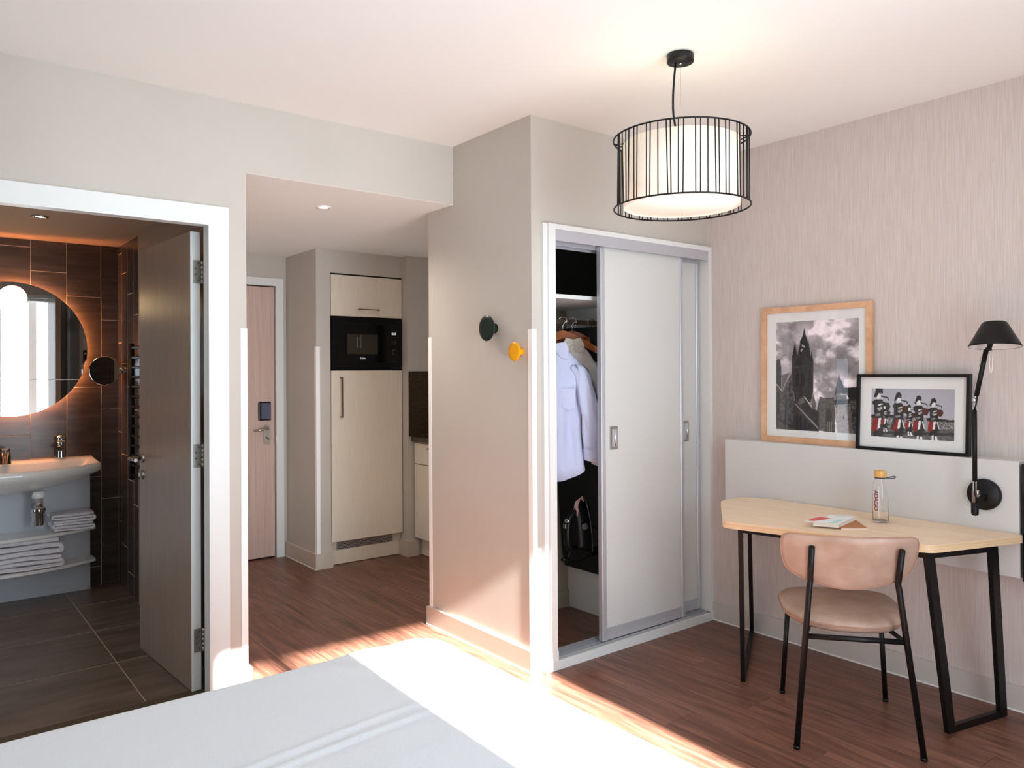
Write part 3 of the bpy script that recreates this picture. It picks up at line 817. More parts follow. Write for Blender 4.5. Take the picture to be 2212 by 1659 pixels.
mw = thing('microwave', 'black built-in microwave with lit clock and dark window', 'microwave', (2.81, 5.5, 1.478))
build('frame', MB().box(2.510, 3.111, 5.374, 5.40, 1.476, 1.868).bevel(.002, 1), 'blackplastic', mw)
md = build('door', MB().box(2.552, 2.978, 5.366, 5.374, 1.526, 1.826).bevel(.0015, 1), 'blackgloss', mw)
build('window', MB().box(2.632, 2.892, 5.3645, 5.366, 1.592, 1.742), 'cavity', md)
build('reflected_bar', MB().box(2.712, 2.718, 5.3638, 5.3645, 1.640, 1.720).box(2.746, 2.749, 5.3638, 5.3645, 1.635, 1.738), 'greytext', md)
cp = build('control_panel', MB().box(2.980, 3.072, 5.366, 5.374, 1.526, 1.826).bevel(.0015, 1), 'blackgloss', mw)
build('knob', MB().lathe([(0, .012), (.016, .012), (.0175, .010), (.0175, 0)], (3.036, 5.366, 1.610), axis=(0, -1, 0), n=28), 'blackplastic', cp)
build('knob_ring', MB().lathe([(.0175, 0), (.0175, .002), (.0200, .002), (.0200, 0)], (3.036, 5.3655, 1.610), axis=(0, -1, 0), n=28, close=True), 'greytext', cp)

def text(name, s, size, mt, parent, mfn, extrude=0.0, bold=0.0, space=1.0):
    cu = bpy.data.curves.new(name, 'FONT'); cu.body = s; cu.size = size; cu.extrude = extrude; cu.align_x = 'CENTER'; cu.align_y = 'CENTER'
    cu.offset = bold; cu.space_character = space
    to = bpy.data.objects.new(name, cu); COL.objects.link(to)
    dg = bpy.context.evaluated_depsgraph_get(); dg.update()
    me = bpy.data.meshes.new_from_object(to.evaluated_get(dg))
    bpy.data.objects.remove(to)
    off = wl(parent)
    for v in me.vertices:
        v.co = Vector(mfn(v.co.x, v.co.y, v.co.z)) - off
    me.materials.clear(); me.materials.append(M[mt])
    o = bpy.data.objects.new(name, me); COL.objects.link(o); o.parent = parent
    return o
text('lettering', 'CDA', .016, 'whitetext', md, lambda x, y, z: (2.762 + x * 1.3, 5.3638, 1.558 + y))
text('clock_display', '8:33', .024, 'whitetext', cp, lambda x, y, z: (3.034 + x, 5.3652, 1.752 + y), bold=.0004)
mk = MB()
for rr in range(4):
    mk.box(3.010, 3.028, 5.3652, 5.366, 1.722 - rr * .019, 1.7235 - rr * .019).box(3.036, 3.054, 5.3652, 5.366, 1.722 - rr * .019, 1.7235 - rr * .019)
build('button_markings', mk, 'greytext', cp)

# kitchen base unit with counter and splashback
kb = thing('base_cabinet', 'cream kitchen base cabinet with a drawer over a door', 'cabinet', (3.4, 4.9, 0))
build('body', MB().box(3.19, 3.79, 4.30, 5.295, .142, .905), 'laminate', kb)
for ya, yb in ((4.69, 5.288), (4.32, 4.685)):
    q = build('drawer', MB().box(3.170, 3.188, ya, yb, .733, .893).bevel(.001, 1), 'laminate', kb)
    ym = ya + .30 if ya > 4.5 else (ya + yb) / 2
    build('handle', MB().tube([(3.17, ym + .08, .862), (3.142, ym + .08, .862), (3.142, ym - .08, .862), (3.17, ym - .08, .862)], .005, n=4), 'brownsteel', q)
    build('door', MB().box(3.170, 3.188, ya, yb, .150, .726).bevel(.001, 1), 'laminate', kb)
build('plinth', MB().box(3.235, 3.25, 4.30, 5.295, 0.004, .142), 'laminate', kb)
ct = build('countertop', MB().box(3.145, 3.795, 4.30, 5.300, .908, .944).bevel(.002, 1), 'stone'); recenter(ct); tag(ct, 'dark brown kitchen worktop over the base cabinet', 'worktop')
sp = build('splashback', MB().box(3.128, 3.79, 5.296, 5.304, .946, 1.457), 'stone'); recenter(sp); tag(sp, 'dark brown stone splashback above the kitchen worktop', 'splashback')

# downlights
def downlight(x, y, z, lab, r=.042):
    t = thing('downlight', lab, 'ceiling light', (x, y, z - .006), 'recessed ceiling downlights')
    build('ring', MB().lathe([(r * .55, .004), (r * .6, -.004), (r * .97, -.006), (r, 0.0), (r * .97, .004)], (x, y, z - .002), n=36), 'steel' if z < 2.35 else 'whiteplastic', t)
    build('lens', MB().lathe([(0, 0), (r * .55, 0), (r * .55, .003), (0, .003)], (x, y, z - .004), n=30), 'spot', t)
    return t
downlight(.598, 5.031, HB, 'recessed steel downlight in the bathroom ceiling')
downlight(1.829, 4.010, HC, 'recessed white downlight in the corridor ceiling')
add_light('bath_spot', 'SPOT', (.598, 5.031, HB - .02), (0, 0, -1), 12, (1, .58, .32), spot_size=math.radians(110), spot_blend=.7, shadow_soft_size=.03)
add_light('bath_side_fill', 'AREA', (-1.15, 4.95, 1.0), (1, .22, -.02), 14, (.68, .82, 1.0), shape='RECTANGLE', size=.8, size_y=1.5)  # added cool fill from the left; that wall holds no window
add_light('corridor_spot', 'SPOT', (1.829, 4.01, HC - .02), (0, 0, -1), 55, (1, .91, .80), spot_size=math.radians(150), spot_blend=.8, shadow_soft_size=.03)

# ---------------------------------------------------------------- bathroom fittings
mi = thing('round_mirror', 'large round backlit bathroom mirror above the basin', 'mirror', (.542, 5.9, 1.18))
cx, cz, R_ = .542, 1.614, .432
build('glass', MB().lathe([(0, 0), (R_, 0), (R_, .005), (0, .005)], (cx, 5.885, cz), axis=(0, 1, 0), n=96, smooth=False), 'mirror', mi)
build('backing', MB().lathe([(0, 0), (R_ - .035, 0), (R_ - .035, .030), (0, .030)], (cx, 5.891, cz), axis=(0, 1, 0), n=64, smooth=False), 'greyplastic', mi)
build('light_strip', MB().lathe([(R_ - .034, 0), (R_ - .022, 0), (R_ - .022, .010), (R_ - .034, .010)], (cx, 5.900, cz), axis=(0, 1, 0), n=64, close=True), 'led', mi, 'warm glowing strip behind the rim')
build('joint', MB().box(cx - .385, cx + .385, 5.8842, 5.886, 1.4125, 1.4165), 'whiteplastic', mi, 'thin pale line across the glass')
gl = thing('globe_light', 'round glowing opal globe lamp on the bathroom mirror', 'lamp', (.539, 5.82, 1.85))
build('globe', MB().lathe([(.080 * math.sin(PI * k / 20), -.080 * math.cos(PI * k / 20)) for k in range(21)], (.539, 5.800, 1.934), n=40), 'globe', gl)
build('socket', MB().lathe([(0, 0), (.03, 0), (.03, .012), (0, .012)], (.539, 5.872, 1.934), axis=(0, 1, 0), n=24), 'chrome', gl)
mm = thing('shaving_mirror', 'small round shaving mirror on a folding wall arm', 'mirror', (1.04, 5.7, 1.37))
nrm = (-.5, -.866, 0)
build('glass', MB().lathe([(0, 0), (.093, 0), (.097, -.003), (.097, -.010), (0, -.010)], (1.043, 5.70, 1.472), axis=nrm, n=48, smooth=False), 'mirror', mm)
build('arm', MB().tube([(1.06, 5.715, 1.472), (1.12, 5.73, 1.478), (1.15, 5.78, 1.478), (1.165, 5.80, 1.478)], .006), 'chrome', mm)
build('wall_mount', MB().lathe([(0, .02), (.018, .02), (.024, .012), (.024, 0)], (1.172, 5.80, 1.478), axis=(-1, 0, 0), n=20), 'chrome', mm)

# basin
bs = thing('wash_basin', 'wide white ceramic wash basin with a curved underside', 'basin', (.47, 5.7, .70))
BX, BYr = .43, 5.93
def outline(k, n, sc_=1.0):
    # right half then mirrored: superellipse front, straight back
    th = 2 * PI * k / n
    cx_, sx_ = math.cos(th), math.sin(th)
    return cx_, sx_
def rim_pts(scale, back, zoff, n=64, front=None):
    pts = []
    hw = .575
    for k in range(n + 1):                    # front curve from right (x+) to left (x-)
        t = -1 + 2 * k / n
        u = -t
        yf = 5.44 + .19 * abs(u) ** 2.2
        pts.append([BX + hw * u * scale, yf, None])
    return pts
def basin_ring(s, back, z_front, z_back, fs=1.0, n=48):
    """closed ring: front curve + back line; s = x scale, fs pulls the front curve in"""
    ring = []
    hw = .575
    for k in range(n + 1):
        u = 1 - 2 * k / n
        yf = 5.45 + .16 * abs(u) ** 2.4
        yf = back - (back - yf) * fs
        zz = z_front + .012 * abs(u) ** 2
        ring.append((BX + hw * u * s, yf, zz))
    for k in range(1, 12):
        q = k / 12
        ring.append((BX - hw * s, ring[n][1] + (back - ring[n][1]) * q, ring[n][2] + (z_back - ring[n][2]) * q))
    for k in range(25):
        u = -1 + 2 * k / 24
        ring.append((BX + hw * u * s, back, z_back))
    for k in range(1, 12):
        q = 1 - k / 12
        ring.append((BX + hw * s, ring[0][1] + (back - ring[0][1]) * q, ring[0][2] + (z_back - ring[0][2]) * q))
    return ring
rings = [
    basin_ring(.30, 5.80, .705, .705, .30), basin_ring(.52, 5.86, .715, .72, .55), basin_ring(.76, 5.90, .755, .76, .80), basin_ring(.92, 5.925, .795, .80, .94),
    basin_ring(1.0, 5.93, .818, .835, 1.0), basin_ring(1.005, 5.935, .838, .85, 1.01), basin_ring(1.0, 5.933, .862, .895, 1.0),
    basin_ring(.985, 5.930, .864, .897, .985), basin_ring(.965, 5.84, .858, .890, .93), basin_ring(.94, 5.825, .845, .872, .90),
    basin_ring(.80, 5.80, .80, .81, .80), basin_ring(.58, 5.77, .762, .765, .60), basin_ring(.30, 5.73, .745, .747, .35), basin_ring(.05, 5.66, .741, .741, .05)]
build('bowl', MB().loft(rings), 'ceramic', bs)
build('drain_ring', MB().lathe([(0, 0), (.022, 0), (.024, -.004), (0, -.004)], (.615, 5.822, .850), axis=(0, -1, .25), n=24), 'chrome', bs)
tp = thing('tap', 'chrome single-lever tap on the basin deck', 'tap', (.815, 5.86, .893))
build('body', MB().lathe([(0, 0), (.031, 0), (.029, .012), (.026, .10), (.027, .112), (0, .112)], (.815, 5.868, .892), n=28), 'chrome', tp)
build('spout', MB().tube([(.815, 5.865, .955), (.800, 5.80, .972), (.79, 5.755, .970)], [.021, .017, .014], n=14), 'chrome', tp)
build('lever', MB().lathe([(0, 0), (.028, 0), (.029, .018), (.026, .040), (0, .042)], (.815, 5.868, 1.006), n=28).box(.800, .822, 5.775, 5.86, 1.030, 1.040), 'chrome', tp)
tpk = thing('bottle_trap', 'chrome bottle trap below the wash basin', 'pipe', (.662, 5.66, .47))
build('outlet', MB().lathe([(0, 0), (.036, 0), (.036, .018), (.028, .04), (0, .04)], (.662, 5.66, .676), n=24), 'whiteplastic', tpk, 'white plastic outlet')
build('trap_cup', MB().lathe([(0, 0), (.036, 0), (.037, .004), (.037, .075), (.041, .08), (.041, .105), (.034, .11), (.024, .12), (.024, .175), (0, .175)], (.662, 5.66, .505), n=28), 'chrome', tpk)
build('waste_pipe', MB().tube([(.662, 5.66, .60), (.66, 5.75, .60), (.66, 5.862, .60)], .016), 'chrome', tpk)
gt = build('drinking_glass', MB().lathe([(.0345, 0), (.0270, .096), (.0255, .099), (0, .099), (0, .093), (.0245, .093), (.0325, 0)], (.498, 5.80, .888), n=28, close=True), 'glass')
recenter(gt); tag(gt, 'upturned clear tumbler on the basin deck', 'glass')
pb = build('pipe_casing', MB().box(-.6, .985, 5.868, 5.936, 0.004, .86), 'pipebox'); recenter(pb); tag(pb, 'white boxed casing below the basin, blue daylight in its colour', 'casing')
def bath_shelf(z, lab):
    n = 30; pts = []
    for k in range(n + 1):
        u = 1 - 2 * k / n
        pts.append((.45 + .547 * u, 5.60 + .15 * abs(u) ** 2.2, z))
    pts += [(-.097, 5.868, z), (.997, 5.868, z)]
    o = build('bathroom_shelf', MB().prism(pts[::-1], (0, 0, .018)), 'ceramic'); recenter(o); tag(o, lab, 'shelf', 'curved shelves under the basin')
bath_shelf(.425, 'upper curved white shelf under the basin')
bath_shelf(.212, 'lower curved white shelf under the basin')

def folded(name, label, x0, x1, y0, y1, z0, layers, th, seed, cat='towel', group=None, spiral=False, taper=.0):
    """folded cloth: serpentine strip in the xz-plane extruded along y"""
    path = []
    r = th / 2
    for i in range(layers):
        z = z0 + r + i * th * 1.02
        left, right = x0 + r, x1 - r - taper * i
        xs_ = np.linspace(left, right, 10) if i % 2 == 0 else np.linspace(right, left, 10)
        for j, x in enumerate(xs_):
            path.append((x, z))
        if i < layers - 1:
            sgn = 1 if i % 2 == 0 else -1
            xe_ = right if i % 2 == 0 else left
            for a in (-.3, 0, .3):
                path.append((xe_ + sgn * r * math.cos(a * PI) * .9, z + r * 1.02 + r * 1.0 * math.sin(a * PI)))
    P_ = [Vector((p[0], 0, p[1])) for p in path]
    nn = len(P_)
    rows = []
    NY = 10
    for j in range(NY + 1):
        y = y0 + (y1 - y0) * j / NY
        up, dn = [], []
        for i in range(nn):
            t = (P_[min(i + 1, nn - 1)] - P_[max(i - 1, 0)]).normalized()
            nrm_ = Vector((-t.z, 0, t.x))
            nz = noise.noise(Vector((P_[i].x * 7 + seed, y * 7, P_[i].z * 12))) * th * .30
            e = th * .46
            c_ = P_[i] + Vector((noise.noise(Vector((seed, y * 9, P_[i].z * 20))) * .006, 0, nz))
            ed = min(1.0, min(j, NY - j) / 1.0 * .5 + .55)
            up.append((c_.x + nrm_.x * e * ed, y + (noise.noise(Vector((P_[i].z * 60, seed, P_[i].x * 3)))) * .010, c_.z + nrm_.z * e * ed))
            dn.append((c_.x - nrm_.x * e * ed, y + (noise.noise(Vector((P_[i].z * 60, seed, P_[i].x * 3)))) * .010, c_.z - nrm_.z * e * ed))
        rows.append(up + dn[::-1])
    o = build(name, MB().loft(rows), 'towel')
    recenter(o); tag(o, label, cat, group)
    o.location.z = z0
    return o
folded('hand_towel', 'lower folded white hand towel on the upper shelf', .742, .975, 5.655, 5.84, .444, 3, .0175, 1, group='folded towels under the basin')
folded('hand_towel', 'upper folded white hand towel on the upper shelf', .735, .980, 5.65, 5.84, .498, 3, .0185, 3, group='folded towels under the basin')
folded('bath_towel', 'bottom folded white bath towel on the lower shelf', .25, .795, 5.62, 5.85, .231, 3, .027, 5, group='folded towels under the basin')
folded('bath_towel', 'top folded white bath towel on the lower shelf', .25, .790, 5.63, 5.85, .314, 3, .034, 8, group='folded towels under the basin', taper=.004)

tr_ = thing('towel_radiator', 'black towel radiator behind the open bathroom door', 'radiator', (1.12, 5.1, .79))
for yy in (5.30, 4.86):
    build('rail', MB().tube([(1.125, yy, .79), (1.125, yy, 1.64)], .015, n=8), 'black', tr_)
for k in range(14):
    zz = .82 + k * .061
    build('bar', MB().tube([(1.125, 4.86, zz), (1.125, 5.30, zz)], .009, n=8), 'black', tr_)
sw = build('wall_slot', MB().box(1.166, 1.175, 5.575, 5.60, .97, 1.125).bevel(.003, 2), 'blackplastic'); recenter(sw); tag(sw, 'slim black vertical fitting on the tiled side wall', 'wall fitting')

# ---------------------------------------------------------------- bed
bed = thing('bed', 'large bed with smooth white bedding catching a stripe of sun', 'bed', (.25, 1.0, 0))
def rrect(x0, x1, y0, y1, r, n=10):
    pts = []
    for cx_, cy_, a0 in ((x1 - r, y1 - r, 0), (x0 + r, y1 - r, PI / 2), (x0 + r, y0 + r, PI), (x1 - r, y0 + r, 3 * PI / 2)):
        for k in range(n + 1):
            a = a0 + PI / 2 * k / n
            pts.append((cx_ + r * math.cos(a), cy_ + r * math.sin(a)))
    return pts
build('bed_base', MB().loft([[(x, y, z) for x, y in rrect(-.85, 1.30, -.18, 2.10, .05)] for z in (.06, .30)], smooth=False), 'curtain', bed)
for lx, ly in ((-.78, -.12), (1.22, -.12), (-.78, 2.03), (1.22, 2.03)):
    build('leg', MB().tube([(lx, ly, 0), (lx, ly, .06)], .025, n=12), 'black', bed)
build('mattress', MB().loft([[(x, y, z) for x, y in rrect(-.87, 1.325, -.19, 2.125, .10)] for z in (.30, .55)], smooth=False), 'towel', bed)
# cover: draped sheet with soft rounded edge
mb = MB(); NX, NY = 120, 120
bx0, bx1, by0, by1, br = -.90, 1.362, -.20, 2.165, .13
def cover(u, v):
    # rounded-square mapping: radial rings
    return None
ringsC = []
def wrinkle(x, y):
    z = 0.0
    z += .0025 * noise.noise(Vector((x * 2.0, y * 2.2, 0)))
    # fold creases running across the bed
    for (yc, amp, slope, wd_, xa_) in ((1.610, .0030, .11, .010, 1.03), (1.585, -.0020, .11, .010, 1.03), (1.578, .0030, .086, .010, 1.03), (1.555, -.0018, .086, .012, 1.03), (1.975, .0012, -.15, .006, .95), (1.45, .0010, .05, .02, 1.2)):
        d_ = y - (yc + slope * x) - .004 * math.sin(x * 9)
        m_ = 1 / (1 + math.exp((x - xa_) * 14))
        z += amp * math.exp(-(d_ / wd_) ** 2) * m_
    # soft bulges toward the far right corner
    if x > .7 and y > 1.5:
        z += .010 * math.exp(-((x - 1.15) / .20) ** 2 - ((y - 2.08) / .10) ** 2) * (1 + .5 * math.sin((x * 1.2 + y) * 26))
    return z
steps = [(0, .600), (.30, .600), (.55, .600), (.75, .600), (.86, .600), (.92, .600), (.955, .599)]
cxm, cym = (bx0 + bx1) / 2, (by0 + by1) / 2
# dense top grid inside rounded rect
Npt = 200
nx, ny = 300, 300
def clampR(x, y, ins):
    """pull grid point into the rounded rectangle inset by ins"""
    x0_, x1_, y0_, y1_ = bx0 + ins, bx1 - ins, by0 + ins, by1 - ins
    x = min(max(x, x0_), x1_); y = min(max(y, y0_), y1_)
    r = br
    for cx_, cy_, sx_, sy_ in ((x1_ - r, y1_ - r, 1, 1), (x0_ + r, y1_ - r, -1, 1), (x0_ + r, y0_ + r, -1, -1), (x1_ - r, y0_ + r, 1, -1)):
        dx, dy = (x - cx_) * sx_, (y - cy_) * sy_
        if dx > 0 and dy > 0:
            mx = max(dx, dy)
            d = math.hypot(dx, dy)
            f = mx / d * 1.0
            x = cx_ + (x - cx_) * f; y = cy_ + (y - cy_) * f
    return x, y
V = []
xsG = list(np.linspace(bx0, bx1, nx + 1)); ysG = list(np.linspace(by0, by1, ny + 1))
bmc = mb.bm
def edge_d(x, y):
    d = min(x - bx0, bx1 - x, y - by0, by1 - y)
    for cx_, cy_, sx_, sy_ in ((bx1 - br, by1 - br, 1, 1), (bx0 + br, by1 - br, -1, 1), (bx0 + br, by0 + br, -1, -1), (bx1 - br, by0 + br, 1, -1)):
        dx, dy = (x - cx_) * sx_, (y - cy_) * sy_
        if dx > 0 and dy > 0: d = min(d, br - math.hypot(dx, dy))
    return max(d, 0)
G = []
for i in range(nx + 1):
    row = []
    for j in range(ny + 1):
        x, y = clampR(xsG[i], ysG[j], 0)
        d = edge_d(x, y)
        rr = .035
        z = .600 + wrinkle(x, y)
        if d < rr: z -= rr - math.sqrt(max(rr * rr - (rr - d) ** 2, 0))
        row.append(bmc.verts.new((x, y, z)))
    G.append(row)
for i in range(nx):
    for j in range(ny):
        f = bmc.faces.new((G[i][j], G[i + 1][j], G[i + 1][j + 1], G[i][j + 1])); f.smooth = True
# side drop
per = [G[i][0] for i in range(nx + 1)] + [G[nx][j] for j in range(1, ny + 1)] + [G[i][ny] for i in range(nx - 1, -1, -1)] + [G[0][j] for j in range(ny - 1, 0, -1)]
prev = per
for zz, bul in ((.50, .004), (.40, .003), (.28, 0)):
    cur = []
    for v in per:
        dx, dy = v.co.x - cxm, v.co.y - cym
        l_ = math.hypot(dx, dy)
        wv = .004 * math.sin(v.co.x * 23 + v.co.y * 19)
        cur.append(bmc.verts.new((v.co.x + dx / l_ * (bul + wv * (zz < .45)), v.co.y + dy / l_ * (bul + wv * (zz < .45)), zz)))
    n_ = len(per)
    for k in range(n_):
        f = bmc.faces.new((prev[k], prev[(k + 1) % n_], cur[(k + 1) % n_], cur[k])); f.smooth = True
    prev = cur
build('bed_cover', mb, 'bed', bed)

# ---------------------------------------------------------------- headboard-like panel on the desk wall
hp_ = build('wall_panel', MB().box(3.615, XD, 1.222, 2.676, .585, 1.066).bevel(.0015, 1), 'panel'); recenter(hp_)
tag(hp_, 'long pale grey panel mounted on the wall behind the desk', 'wall panel')
tv = thing('dark_wall_board', 'black edge of a board mounted beside the pale panel, cut off by the frame', 'board', (3.66, .85, .57))
build('board', MB().box(3.612, XD, .50, 1.212, .575, 1.058).bevel(.002, 1), 'blackplastic', tv)

# ---------------------------------------------------------------- desk
desk = thing('desk', 'light oak desk with slanted ends on black metal loop legs', 'desk', (3.3, 1.85, 0))
ZT = .770
corners = [(3.606, 2.40), (3.535, 2.515), (3.355, 2.512), (2.905, 2.165), (3.108, 1.352), (3.590, 1.196), (3.610, 1.235)]
cr = [.05, .06, .05, .045, .045, .03, .015]
def round_poly(c, r, n=8):
    out = []; N = len(c)
    for i in range(N):
        p0, p, p1 = Vector(c[i - 1]), Vector(c[i]), Vector(c[(i + 1) % N])
        a = (p0 - p); b = (p1 - p)
        d = min(r[i], a.length * .45, b.length * .45)
        s = p + a.normalized() * d; e = p + b.normalized() * d
        for k in range(n + 1):
            t = k / n
            out.append((s * (1 - t) ** 2 + p * 2 * t * (1 - t) + e * t * t))
    return out
rp = round_poly(corners, cr)
build('tabletop', MB().prism([(p.x, p.y, ZT - .0015) for p in rp], (0, 0, .0015)), 'oak', desk)
build('edge', MB().prism([(p.x, p.y, ZT - .030) for p in rp], (0, 0, .0284)), 'oakedge', desk, 'layered plywood edge')
def leg_loop(ft, fb, bt, bb):
    # ft/bt: tops, fb/bb: floor points; flat square-section bars
    r = .019
    mb = MB()
    mb.tube([ft, fb, bb, bt], r * 1.25, n=4)
    return mb
Lft, Lfb, Lbt, Lbb = (2.985, 2.128, .74), (3.085, 2.190, .016), (3.55, 2.475, .74), (3.672, 2.548, .016)
Rft, Rfb, Rbt, Rbb = (3.130, 1.372, .74), (3.285, 1.362, .016), (3.445, 1.262, .74), (3.605, 1.290, .016)
def bar(a, b, wx=.034, wy=.034, up=(0, 0, 1)):
    mb = MB(); mb.tube([a, b], wx * .7071, n=4); return mb
def flatbar(a, b, side, w1, w2):
    """rectangular bar from a to b; 'side' = width direction"""
    a, b = Vector(a), Vector(b); d = (b - a).normalized(); s = Vector(side); s = (s - d * s.dot(d)).normalized(); q = d.cross(s)
    mb = MB()
    mb.prism([a + s * w1 / 2 + q * w2 / 2, a - s * w1 / 2 + q * w2 / 2, a - s * w1 / 2 - q * w2 / 2, a + s * w1 / 2 - q * w2 / 2], b - a)
    return mb
ld_ = (Vector(Lfb) - Vector(Lbb)).normalized(); rd_ = (Vector(Rfb) - Vector(Rbb)).normalized()
for (f1, f2, b1, b2, dd) in ((Lft, Lfb, Lbt, Lbb, ld_), (Rft, Rfb, Rbt, Rbb, rd_)):
    build('leg', flatbar(f1, Vector(f2) - Vector((0, 0, .016)), dd, .042, .020), 'black', desk)
    build('leg', flatbar(b1, Vector(b2) - Vector((0, 0, .016)), dd, .042, .020), 'black', desk)
    build('foot_bar', flatbar(Vector(f2) + Vector((0, 0, -.002)), Vector(b2) + Vector((0, 0, -.002)), (0, 0, 1), .028, .020), 'black', desk)
ap = MB()
for a, b in ((Lft, Rft), (Lbt, Rbt), (Lft, Lbt), (Rft, Rbt)):
    a_, b_ = Vector(a), Vector(b); a_.z = b_.z = .728
    d = (b_ - a_).normalized(); s = d.cross(Vector((0, 0, 1)))
    ap.prism([a_ + s * .01 - Vector((0, 0, .012)), a_ - s * .01 - Vector((0, 0, .012)), a_ - s * .01 + Vector((0, 0, .0115)), a_ + s * .01 + Vector((0, 0, .0115))], b_ - a_)
build('apron', ap, 'black', desk)

# ---------------------------------------------------------------- chair
CB = Vector((2.83, 1.497, 0)); CD = Vector((.775, .632, 0)).normalized(); CS = Vector((.632, -.775, 0)).normalized()
def C(s, k, z): return CB + CS * s + CD * k + Vector((0, 0, z))
ch = thing('chair', 'tan leather dining chair with black tubular legs pulled up to the desk', 'chair', C(0, .25, 0))
sm = -.008
# rear legs run up to carry the backrest
for sg in (-1, 1):
    foot = C(sg * .2235 + .0, 0, .004); bend = C(sm + sg * .156, .035, .640); top = C(sm + sg * .158, -.020, .778)
    pm = C(sm + sg * .157, .030, .655)
    build('rear_leg', MB().tube([foot, C(sm + sg * .160, .034, .615), bend, pm, top], .0115, n=14), 'black', ch)
    ff = C(sg * .2145, .530, .004); ft_ = C(sm + sg * .188, .46, .415)
    build('front_leg', MB().tube([ff, ft_], .0105, n=14), 'black', ch)
    build('side_rail', MB().tube([C(sm + sg * .178, .026, .425), C(sm + sg * .13, .20, .437), C(sm + sg * .188, .46, .418)], .009, n=10), 'black', ch)
    build('foot_cap', MB().tube([C(sg * .2235, 0, 0), C(sg * .2235, 0, .012)], .0125, n=14), 'blackplastic', ch)
    build('foot_cap', MB().tube([C(sg * .2145, .53, 0), C(sg * .2145, .53, .012)], .0118, n=14), 'blackplastic', ch)
build('stretcher', MB().tube([C(sm - .172, .025, .425), C(sm + .172, .025, .425)], .0105, n=14), 'black', ch)
# seat: rounded cushion
def seat_out(a):
    # superellipse, wider at the front
    cs, sn = math.cos(a), math.sin(a)
    e = 2 / 5.0 if sn > 0 else 2 / 2.25
    es = 2 / 3.4 if sn > 0 else 2 / 2.5
    s = math.copysign(abs(cs) ** es, cs); k = math.copysign(abs(sn) ** e, sn)
    return s * (.236 - .010 * max(0, -k)), k
def seat_ring(sc_, z, kc=.285, kr=.245, crown=0):
    ring = []
    for i in range(56):
        a = 2 * PI * i / 56
        s, k = seat_out(a)
        ring.append(C(sm + s * sc_, kc + k * kr * sc_, z))
    return ring
st = MB().loft([seat_ring(.80, .436), seat_ring(.93, .438), seat_ring(.985, .448), seat_ring(1.0, .462), seat_ring(.985, .476), seat_ring(.93, .487), seat_ring(.80, .493), seat_ring(.5, .496), seat_ring(.2, .497)])
seat = build('seat', st, 'leather', ch)
pts = seat_ring(1.004, .4625)
build('piping', MB().tube(pts, .0028, n=6, closed=True), 'seam', seat)
build('tag', MB().prism([C(sm - .222, .30, .432), C(sm - .222, .33, .428), C(sm - .224, .325, .445), C(sm - .224, .30, .448)], C(.002, 0, 0) - C(0, 0, 0)), 'black', seat)
# backrest
def back_out(i, n=64):
    """outline in (s, z): flat-ish top, rounded bottom"""
    return BO[i]
BOc = [(0, .0), (.45, .004), (.80, .004), (.93, -.004), (.985, -.05), (1.0, -.16), (.992, -.36), (.965, -.54), (.905, -.68), (.80, -.78), (.62, -.865), (.38, -.945), (.18, -.988), (0, -1.0)]
BOc = BOc + [(-a, b) for a, b in BOc[-2:0:-1]]
def _resample(c, n):
    pts = []
    N = len(c)
    for i in range(N):
        p0, p1, p2, p3 = [Vector(c[(i + q) % N]) for q in (-1, 0, 1, 2)]
        for k in range(12):
            t = k / 12
            pts.append(.5 * ((2 * p1) + (p2 - p0) * t + (2 * p0 - 5 * p1 + 4 * p2 - p3) * t * t + (3 * p1 - p0 - 3 * p2 + p3) * t ** 3))
    L = [0]
    for i in range(len(pts)): L.append(L[-1] + (pts[(i + 1) % len(pts)] - pts[i]).length)
    out = []
    j = 0
    for i in range(n):
        d = L[-1] * i / n
        while L[j + 1] < d: j += 1
        t = (d - L[j]) / max(L[j + 1] - L[j], 1e-9)
        out.append(pts[j % len(pts)].lerp(pts[(j + 1) % len(pts)], t))
    return [(p.x, (p.y + .45) * .212) for p in out]
BO = _resample(BOc, 64)
def back_ring(sc_, off, n=64):
    ring = []
    for i in range(n):
        s, z = back_out(i, n)
        S_ = s * .2455 * sc_
        zz = .7265 + z * sc_
        lean = (zz - .61) * -.34
        curve = .055 * (S_ / .245) ** 2
        ring.append(C(sm - .018 + S_, .040 + lean + curve + off, zz))
    return ring
bk = MB().loft([back_ring(.25, -.011), back_ring(.7, -.011), back_ring(.95, -.010), back_ring(.99, -.006), back_ring(1.0, .0), back_ring(1.0, .008), back_ring(.985, .018), back_ring(.93, .026), back_ring(.7, .030), back_ring(.25, .031)])
back = build('backrest', bk, 'leather', ch)
build('piping', MB().tube(back_ring(1.0, -.0045), .0028, n=6, closed=True), 'seam', back)

